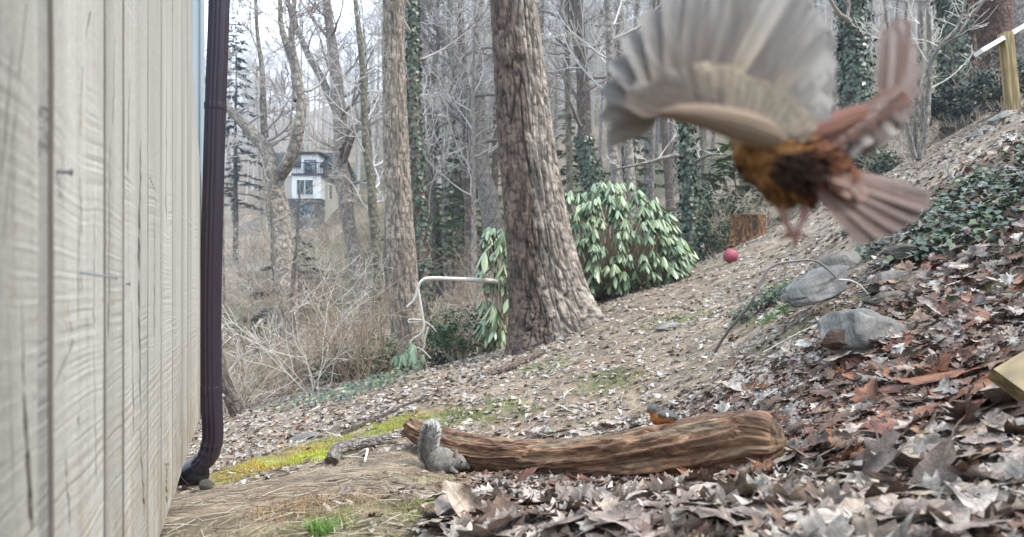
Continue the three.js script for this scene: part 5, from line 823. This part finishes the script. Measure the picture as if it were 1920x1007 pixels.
{ // grey squirrel, side on, nose to the ground
  const D = 2.72, u = D / F, o = at(826, 889, D), gy = groundY(o.x, o.z), t = thing('squirrel', 'grey squirrel with white-fringed tail raised, nosing the ground beside the log', 'squirrel', V(o.x, gy, o.z));
  const P = (px, py, dz = 0) => V((px - 826) * u, (889 - py) * u, dz);
  const bones = [[P(819, 866), P(833, 868), 23 * u, 20 * u], [P(833, 868), P(848, 872), 18 * u, 11 * u], [P(848, 871), P(860, 870), 10 * u, 11 * u], [P(861, 871), P(867, 874), 11 * u, 9 * u, 0.008], [P(867, 875), P(879, 882), 8 * u, 3.4 * u, 0.008],
    [P(818, 874, 0.024), P(812, 884, 0.032), 15 * u, 7 * u], [P(812, 885, 0.036), P(832, 887, 0.042), 5 * u, 3.4 * u, 0.01], [P(818, 874, -0.024), P(814, 884, -0.03), 15 * u, 7 * u], [P(814, 885, -0.034), P(830, 887, -0.038), 5 * u, 3.4 * u, 0.01],
    [P(842, 871, 0.016), P(847, 882, 0.024), 7 * u, 4.4 * u, 0.01], [P(847, 882, 0.024), P(857, 888, 0.026), 4 * u, 2.8 * u, 0.006], [P(842, 871, -0.016), P(850, 882, -0.022), 7 * u, 4.4 * u, 0.01], [P(850, 882, -0.022), P(861, 888, -0.022), 4 * u, 2.8 * u, 0.006]];
  const tone = (p, n) => { const f = fbm(p.x * 60, p.y * 60, p.z * 60, 3), v = 0.8 + 0.5 * f; if (n.y < -0.45 || p.y < 0.008) return [0.42 * v, 0.38 * v, 0.33 * v]; const back = n.y > 0.25; return back ? [0.24 * v, 0.22 * v, 0.195 * v] : [0.28 * v, 0.27 * v, 0.265 * v]; };
  const g = blob(bones, 0.0032, 0.02, tone); const bd = part('body', g, furMat, t);
  part('fur', furOver(g, 5200, 0.009, 0.0006, (p, n) => V(-0.8, -0.3, 0), 1.05), std({ vertexColors: true, roughness: 1 }), bd, 'stuff');
  const black = std({ color: 0x0a0808, roughness: 0.15 });
  for (const s of [1, -1]) { const e = part('eye', new THREE.SphereGeometry(2.4 * u, 14, 10), black, t); e.position.copy(P(866, 869, s * 9.6 * u)); part('eye_ring', new THREE.TorusGeometry(2.9 * u, 0.7 * u, 6, 16), std({ color: lin(0.5, 0.45, 0.38) }), t).position.copy(P(866, 869, s * 9.2 * u)); }
  for (const s of [1, -1]) { const pts = [P(854, 862, s * 6 * u), P(854, 856, s * 8 * u), P(855, 850, s * 9 * u)]; const ear = new Geo().tube(pts, [4.6 * u, 4.2 * u, 0.8 * u], 12, { cap: true }).done(); part('ear', ear, std({ color: lin(0.28, 0.23, 0.19), roughness: 1 }), t); }
  part('nose', new THREE.SphereGeometry(1.6 * u, 10, 8), black, t).position.copy(P(883, 884));
  const tp = [P(806, 876), P(803, 860), P(804, 842), P(807, 824), P(809, 810)], tg = blob([[tp[0], tp[1], 8 * u, 11 * u], [tp[1], tp[2], 11 * u, 12 * u], [tp[2], tp[3], 12 * u, 12 * u], [tp[3], tp[4], 12 * u, 10 * u]], 0.0036, 0.02, (p, n) => { const v = 0.75 + 0.5 * fbm(p.x * 90, p.y * 40, p.z * 90, 3); return [0.25 * v, 0.24 * v, 0.23 * v]; });
  const tail = part('tail', tg, furMat, t); part('fur', furOver(tg, 3600, 0.014, 0.0007, (p, n) => V(0, 0.5, 0), 1.05), std({ vertexColors: true, roughness: 1 }), tail, 'stuff');
  const W = new Geo(), curve = new THREE.CatmullRomCurve3(tp); for (let k = 0; k < 5200; k++) { const q = Math.pow(rnd(), 0.85), c = curve.getPoint(q), sd = rnd() < 0.5 ? 1 : -1, top = q > 0.9, dir = V(top ? R(-1, 1) : sd * R(0.7, 1.1), R(0.2, 0.8) + (top ? 0.6 : 0), R(-0.3, 0.3)).normalize(), p = c.clone().addScaledVector(V(dir.x, dir.y * 0.3, dir.z).normalize(), 12.5 * u), l = R(0.014, 0.024), s = V(R(-1, 1), R(-1, 1), R(-1, 1)).cross(dir).normalize().multiplyScalar(0.0012), w = R(0.78, 0.92), cc = [w, w * 1.0, w * 1.0]; const A = W.v(p.x + s.x, p.y + s.y, p.z + s.z, dir.x, dir.y, dir.z, 0, 0, cc), B = W.v(p.x - s.x, p.y - s.y, p.z - s.z, dir.x, dir.y, dir.z, 0, 0, cc), C = W.v(p.x + dir.x * l, p.y + dir.y * l, p.z + dir.z * l, dir.x, dir.y, dir.z, 0, 1, cc); W.i.push(A, B, C); }
  part('white_fringe', W.done(), std({ vertexColors: true, roughness: 1 }), tail, 'stuff');
}
function feather(root, tip, width, nrm, c0, c1, bend = 0.06) {     // vane with shaft, camber and rounded tip
  const G = new Geo(), n = 12, m = 6, ax = tip.clone().sub(root), L = ax.length(); ax.normalize(); const s = new THREE.Vector3().crossVectors(ax, nrm).normalize(), nn = new THREE.Vector3().crossVectors(s, ax).normalize(), id = R(0, 99);
  for (let i = 0; i <= n; i++) { const t = i / n, w = width * (t < 0.12 ? 0.35 + t * 5 : 1) * (t > 0.8 ? Math.sqrt(Math.max(0.02, 1 - Math.pow((t - 0.8) / 0.2, 2))) : 1) * 0.5;
    for (let j = 0; j <= m; j++) { const q = j / m * 2 - 1, barb = noise(t * 30 + q * 6, id, 3), x = q * w * (q > 0 ? 1.15 : 0.85), h = -bend * L * t * t - Math.abs(q) * w * 0.22, p = root.clone().addScaledVector(ax, t * L + Math.abs(q) * w * 0.5).addScaledVector(s, x).addScaledVector(nn, h + 0.0006 * barb), k = Math.abs(q) < 0.2 ? 0.72 : 0.82 + 0.4 * barb, e = Math.abs(q) > 0.6 ? 1.15 : 1; G.v(p.x, p.y, p.z, nn.x, nn.y, nn.z, q, t * 4, [0, 1, 2].map(z => mix(c0[z], c1[z], sstep(0.25, 0.9, t + (barb - 0.5) * 0.25)) * k * e)); } }
  for (let i = 0; i < n; i++) for (let j = 0; j < m; j++) { const a = i * (m + 1) + j, b = a + m + 1; G.i.push(a, a + 1, b, a + 1, b + 1, b); }
  const g = G.done(); g.computeVertexNormals(); return g;
}
T.barb = tex(128, 256, (u, v) => { const x = Math.abs(u - 0.5); return 0.5 + 0.5 * Math.sin((v * 60 - x * 30) * 6.283) * 0.6 + 0.2 * (pn(u * 20, v * 40, 20, 40, 2) - 0.5); }, false);
const featherMat = new THREE.MeshPhysicalMaterial({ vertexColors: true, roughness: 0.75, side: THREE.DoubleSide, transmission: 0.22, thickness: 0, bumpMap: T.barb, bumpScale: 0.0004 });
const plumage = std({ vertexColors: true, roughness: 0.9, bumpMap: T.fur, bumpScale: 0.003 });
reseed(909);
{ // brown bird taking off close to the camera, seen from behind and below
  const B = 0.5, u = B / F, P = (px, py, d = B) => at(px, py, d), t = thing('flying_bird', 'brown bird in mid-flight with wings raised, rufous tail and ochre belly', 'bird', null);
  const bones = [[P(1405, 262, 0.545), P(1432, 285, 0.525), 34 * u, 50 * u], [P(1432, 285, 0.525), P(1478, 312, 0.505), 52 * u, 54 * u], [P(1478, 312, 0.505), P(1530, 322, 0.495), 53 * u, 42 * u], [P(1530, 322, 0.495), P(1575, 335, 0.485), 40 * u, 20 * u], [P(1408, 255, 0.55), P(1385, 215, 0.575), 30 * u, 30 * u], [P(1452, 345, 0.505), P(1464, 385, 0.505), 20 * u, 7 * u, 0.01], [P(1500, 345, 0.495), P(1512, 382, 0.495), 18 * u, 7 * u, 0.01]];
  const c0 = P(1485, 315, 0.5);
  const g = blob(bones, 0.0021, 0.012, (p, n) => {
    const x = p.x / -p.z * F + CX, y = (EYE - p.y) / -p.z * F + CY, f = 0.75 + 0.5 * fbm(p.x * 160, p.y * 90, p.z * 160, 3), v = fbm(p.x * 40, p.y * 40, p.z * 40, 2) - 0.5;
    const shadePatch = Math.hypot((x - 1487 + v * 50) / 52, (y - 318 + v * 40) / 34) < 1; let c = shadePatch ? [0.085, 0.05, 0.042] : x > 1520 + v * 40 ? [0.27, 0.12, 0.075] : y < 262 + v * 30 && x < 1500 ? [0.24, 0.19, 0.15] : [0.34, 0.17, 0.065];  // dark patch: shade below wing and tail painted into the plumage
    return c.map(q => q * f);
  });
  const body = part('body', g, plumage, t); part('down', furOver(g, 5200, 0.009, 0.0012, () => V(0.8, -0.45, 0.3), 1.0), std({ vertexColors: true, roughness: 1 }), body, 'stuff');
  part('beak', new Geo().tube([P(1372, 200, 0.6), P(1360, 192, 0.625), P(1352, 190, 0.64)], [0.006, 0.0042, 0.0006], 12).done(), std({ color: lin(0.5, 0.2, 0.06), roughness: 0.5 }), t);
  for (const s of [[1368, 206, 0.59], [1402, 200, 0.592]]) part('eye', new THREE.SphereGeometry(0.0024, 12, 10), std({ color: 0x080606, roughness: 0.1 }), t).position.copy(P(...s));
  // near wing
  const lw = part('wing_arm', new Geo().tube(spline([P(1462, 262, 0.5), P(1405, 240, 0.49), P(1340, 222, 0.485), P(1275, 212, 0.48), P(1235, 214, 0.48)], 24), smoothArr([0.011, 0.013, 0.012, 0.009, 0.006, 0.003], 24), 14, { cap: true, color: [0.24, 0.175, 0.13] }).done(), plumage, t);
  const nz = V(0.1, 0.25, 1).normalize(), vary = (c, a = 0.14) => { const k = 1 + R(-a, a); return c.map(q => q * k); };
  const grey = [0.24, 0.225, 0.22], taupe = [0.19, 0.155, 0.135], buff = [0.40, 0.325, 0.245], pale = [0.38, 0.36, 0.35];
  const prim = [[1236, 216, 1138, 246], [1238, 214, 1132, 196], [1242, 212, 1140, 148], [1248, 211, 1160, 100], [1256, 210, 1190, 52], [1265, 210, 1228, 8], [1275, 211, 1276, -32], [1286, 212, 1330, -58], [1298, 213, 1386, -70]];
  prim.forEach(([x, y, tx, ty], i) => part('primary_feather', feather(P(x, y, 0.482 + i * 0.0006), P(tx, ty, 0.515 - i * 0.003), 0.03, nz, vary(taupe), vary(grey), 0.09), featherMat, lw));
  const sec = [[1312, 215, 1436, -64], [1330, 218, 1476, -46], [1350, 222, 1512, -20], [1370, 228, 1538, 14], [1390, 234, 1552, 50], [1410, 240, 1552, 88], [1430, 247, 1548, 124], [1448, 254, 1540, 160], [1462, 260, 1532, 190]];
  sec.forEach(([x, y, tx, ty], i) => part('secondary_feather', feather(P(x, y, 0.488 + i * 0.0006), P(tx, ty, 0.492), 0.032, nz, vary(i % 3 === 1 ? buff : taupe), vary(i % 2 ? pale : grey), 0.05), featherMat, lw));
  for (let i = 0; i < 22; i++) { const f = i / 21, x = mix(1232, 1465, f), y = mix(216, 262, f * f), a = mix(-2.5, -0.75, f) + R(-0.06, 0.06), l = mix(62, 96, Math.sin(f * 3.1)) * R(0.9, 1.15); part('covert_feather', feather(P(x, y, 0.478 + 0.01 * f), P(x + Math.cos(a) * l, y + Math.sin(a) * l, 0.477 + 0.008 * f), 0.02, nz, vary(f > 0.55 ? buff : [0.22, 0.165, 0.13]), vary(f > 0.4 ? buff : taupe, 0.2), 0.03), featherMat, lw); }
  // far wing, rufous
  const rufous = [0.155, 0.07, 0.048], dusk = [0.125, 0.07, 0.058], wp = [0.62, 0.55, 0.52];
  const rw = part('wing_arm', new Geo().tube(spline([P(1490, 258, 0.5), P(1540, 244, 0.505), P(1590, 226, 0.512), P(1640, 206, 0.52), P(1662, 190, 0.525)], 20), smoothArr([0.012, 0.012, 0.011, 0.009, 0.004], 20), 14, { cap: true, color: [0.19, 0.085, 0.06] }).done(), plumage, t);
  const nz2 = V(-0.35, 0.2, 1).normalize();
  [[1664, 190, 1690, 26], [1660, 190, 1672, 46], [1654, 194, 1706, 70], [1662, 194, 1716, 112], [1660, 198, 1716, 152], [1652, 202, 1708, 188]].forEach(([x, y, tx, ty], i) => part('primary_feather', feather(P(x, y, 0.524 - i * 0.001), P(tx, ty, 0.55 - i * 0.004), 0.019, nz2, vary(rufous), vary(dusk), 0.05), featherMat, rw));
  [[1640, 206, 1690, 232], [1622, 214, 1672, 256], [1602, 222, 1648, 270], [1582, 230, 1622, 274], [1562, 238, 1598, 276], [1542, 245, 1578, 282]].forEach(([x, y, tx, ty], i) => part('secondary_feather', feather(P(x, y, 0.515 - i * 0.0012), P(tx, ty, 0.508), 0.022, nz2, vary(rufous), vary(i % 2 ? wp : dusk), 0.04), featherMat, rw));
  for (let i = 0; i < 14; i++) { const f = i / 13, x = mix(1655, 1505, f), y = mix(196, 256, f), a = mix(-0.6, 0.9, f) + R(-0.12, 0.12); part('covert_feather', feather(P(x - 8, y - 4, 0.512 - 0.012 * f), P(x + Math.cos(a) * 46, y + Math.sin(a) * 46, 0.508 - 0.012 * f), 0.017, nz2, vary(rufous, 0.2), vary([0.19, 0.085, 0.056], 0.2), 0.04), featherMat, rw); }
  // tail
  for (let i = 0; i < 10; i++) { const f = i / 9, a = mix(0.98, 0.34, f), L = 205 + 14 * Math.sin(f * 3.14) + R(-6, 6), x = mix(1536, 1580, f), y = mix(346, 322, f); part('tail_feather', feather(P(x, y, 0.482 + 0.002 * (i % 2)), P(x + Math.cos(a) * L * 0.86, y + Math.sin(a) * L * 0.62, 0.462 + 0.0025 * (i % 2)), 0.017, V(0.1, 0.5, 1).normalize(), vary([0.22, 0.12, 0.088]), vary(i % 3 === 0 ? [0.12, 0.066, 0.052] : [0.18, 0.1, 0.08]), 0.03), featherMat, t); }
  for (let i = 0; i < 9; i++) { const x = R(1530, 1580), y = R(305, 345); part('covert_feather', feather(P(x, y, 0.478), P(x + R(40, 62), y + R(20, 44), 0.47), 0.014, V(0.1, 0.5, 1).normalize(), vary([0.25, 0.11, 0.065], 0.2), vary([0.27, 0.13, 0.09], 0.2)), featherMat, t); }
  // legs and toes, hanging
  const legm = std({ color: lin(0.30, 0.15, 0.12), roughness: 0.6 });
  for (const [a, b, c] of [[[1464, 382, 0.505], [1472, 415, 0.5], [1488, 440, 0.497]], [[1512, 380, 0.495], [1506, 410, 0.49], [1494, 432, 0.487]]]) { const p = [P(...a), P(...b), P(...c)]; const lg = part('leg', new Geo().tube(spline(p, 10), smoothArr([0.0042, 0.0022, 0.0018], 10), 10, { cap: true }).done(), legm, t); for (let k = 0; k < 4; k++) { const e = V(R(-0.01, 0.012), R(-0.014, -0.004), R(-0.01, 0.006)); if (k === 3) e.set(-0.008, -0.004, -0.008); part('toe', new Geo().tube([p[2], p[2].clone().addScaledVector(e, 0.6).add(V(0, 0.001, 0)), p[2].clone().add(e)], [0.0014, 0.0012, 0.0003], 8).done(), legm, lg); } }
}
{ // small grey-backed bird standing on the log
  const D = 2.28, u = D / F, o = at(1244, 799, D), t = thing('perched_bird', 'small grey-backed bird with orange belly standing on the log', 'bird', o), P = (px, py, z = 0) => V((px - 1244) * u, (806 - py) * u, z);
  const bones = [[P(1232, 790), P(1252, 788), 13 * u, 12 * u], [P(1252, 788), P(1268, 790), 11 * u, 5 * u], [P(1230, 786), P(1224, 774), 9 * u, 9.5 * u], [P(1224, 774), P(1218, 775), 8 * u, 5 * u]];
  const g = blob(bones, 0.0022, 0.008, (p, n) => { const y = 806 - p.y / u, x = p.x / u + 1244, f = 0.8 + 0.4 * fbm(p.x * 120, p.y * 120, p.z * 120, 2); const c = y < 780 + (x - 1232) * 0.2 ? [0.16, 0.155, 0.15] : x > 1262 ? [0.16, 0.14, 0.12] : [0.45, 0.18, 0.05]; return c.map(q => q * f); });
  const b = part('body', g, plumage, t); part('down', furOver(g, 2200, 0.005, 0.0007, () => V(0.8, -0.3, 0), 1), std({ vertexColors: true, roughness: 1 }), b, 'stuff');
  for (const s of [1, -1]) { const wg = blob([[P(1238, 782, s * 11 * u), P(1262, 787, s * 9 * u), 6 * u, 3 * u]], 0.002, 0.004, (p) => { const x = p.x / u + 1244; return Math.abs(x - 1248) < 2.2 ? [0.6, 0.58, 0.55] : [0.12, 0.115, 0.11]; }); part('wing', wg, plumage, t); part('eye', new THREE.SphereGeometry(1.5 * u, 10, 8), std({ color: 0x060505, roughness: 0.1 }), t).position.copy(P(1221, 772, s * 7.4 * u)); }
  for (let i = 0; i < 5; i++) part('tail_feather', feather(P(1264, 789, (i - 2) * 2 * u), P(1294, 795, (i - 2) * 4 * u), 0.012, V(0, 1, 0.2).normalize(), [0.12, 0.11, 0.10], [0.2, 0.18, 0.16]), featherMat, t);
  part('beak', new Geo().tube([P(1215, 775), P(1210, 776), P(1207, 777)], [0.0045, 0.003, 0.0004], 10).done(), std({ color: lin(0.3, 0.2, 0.06) }), t);
  for (const s of [1, -1]) part('leg', new Geo().tube([P(1238, 800, s * 5 * u), P(1236, 808, s * 5 * u), P(1234, 818, s * 5 * u)], [0.0028, 0.0017, 0.0017], 8).done(), std({ color: lin(0.2, 0.13, 0.1) }), t);
}

renderer.render(scene, camera);
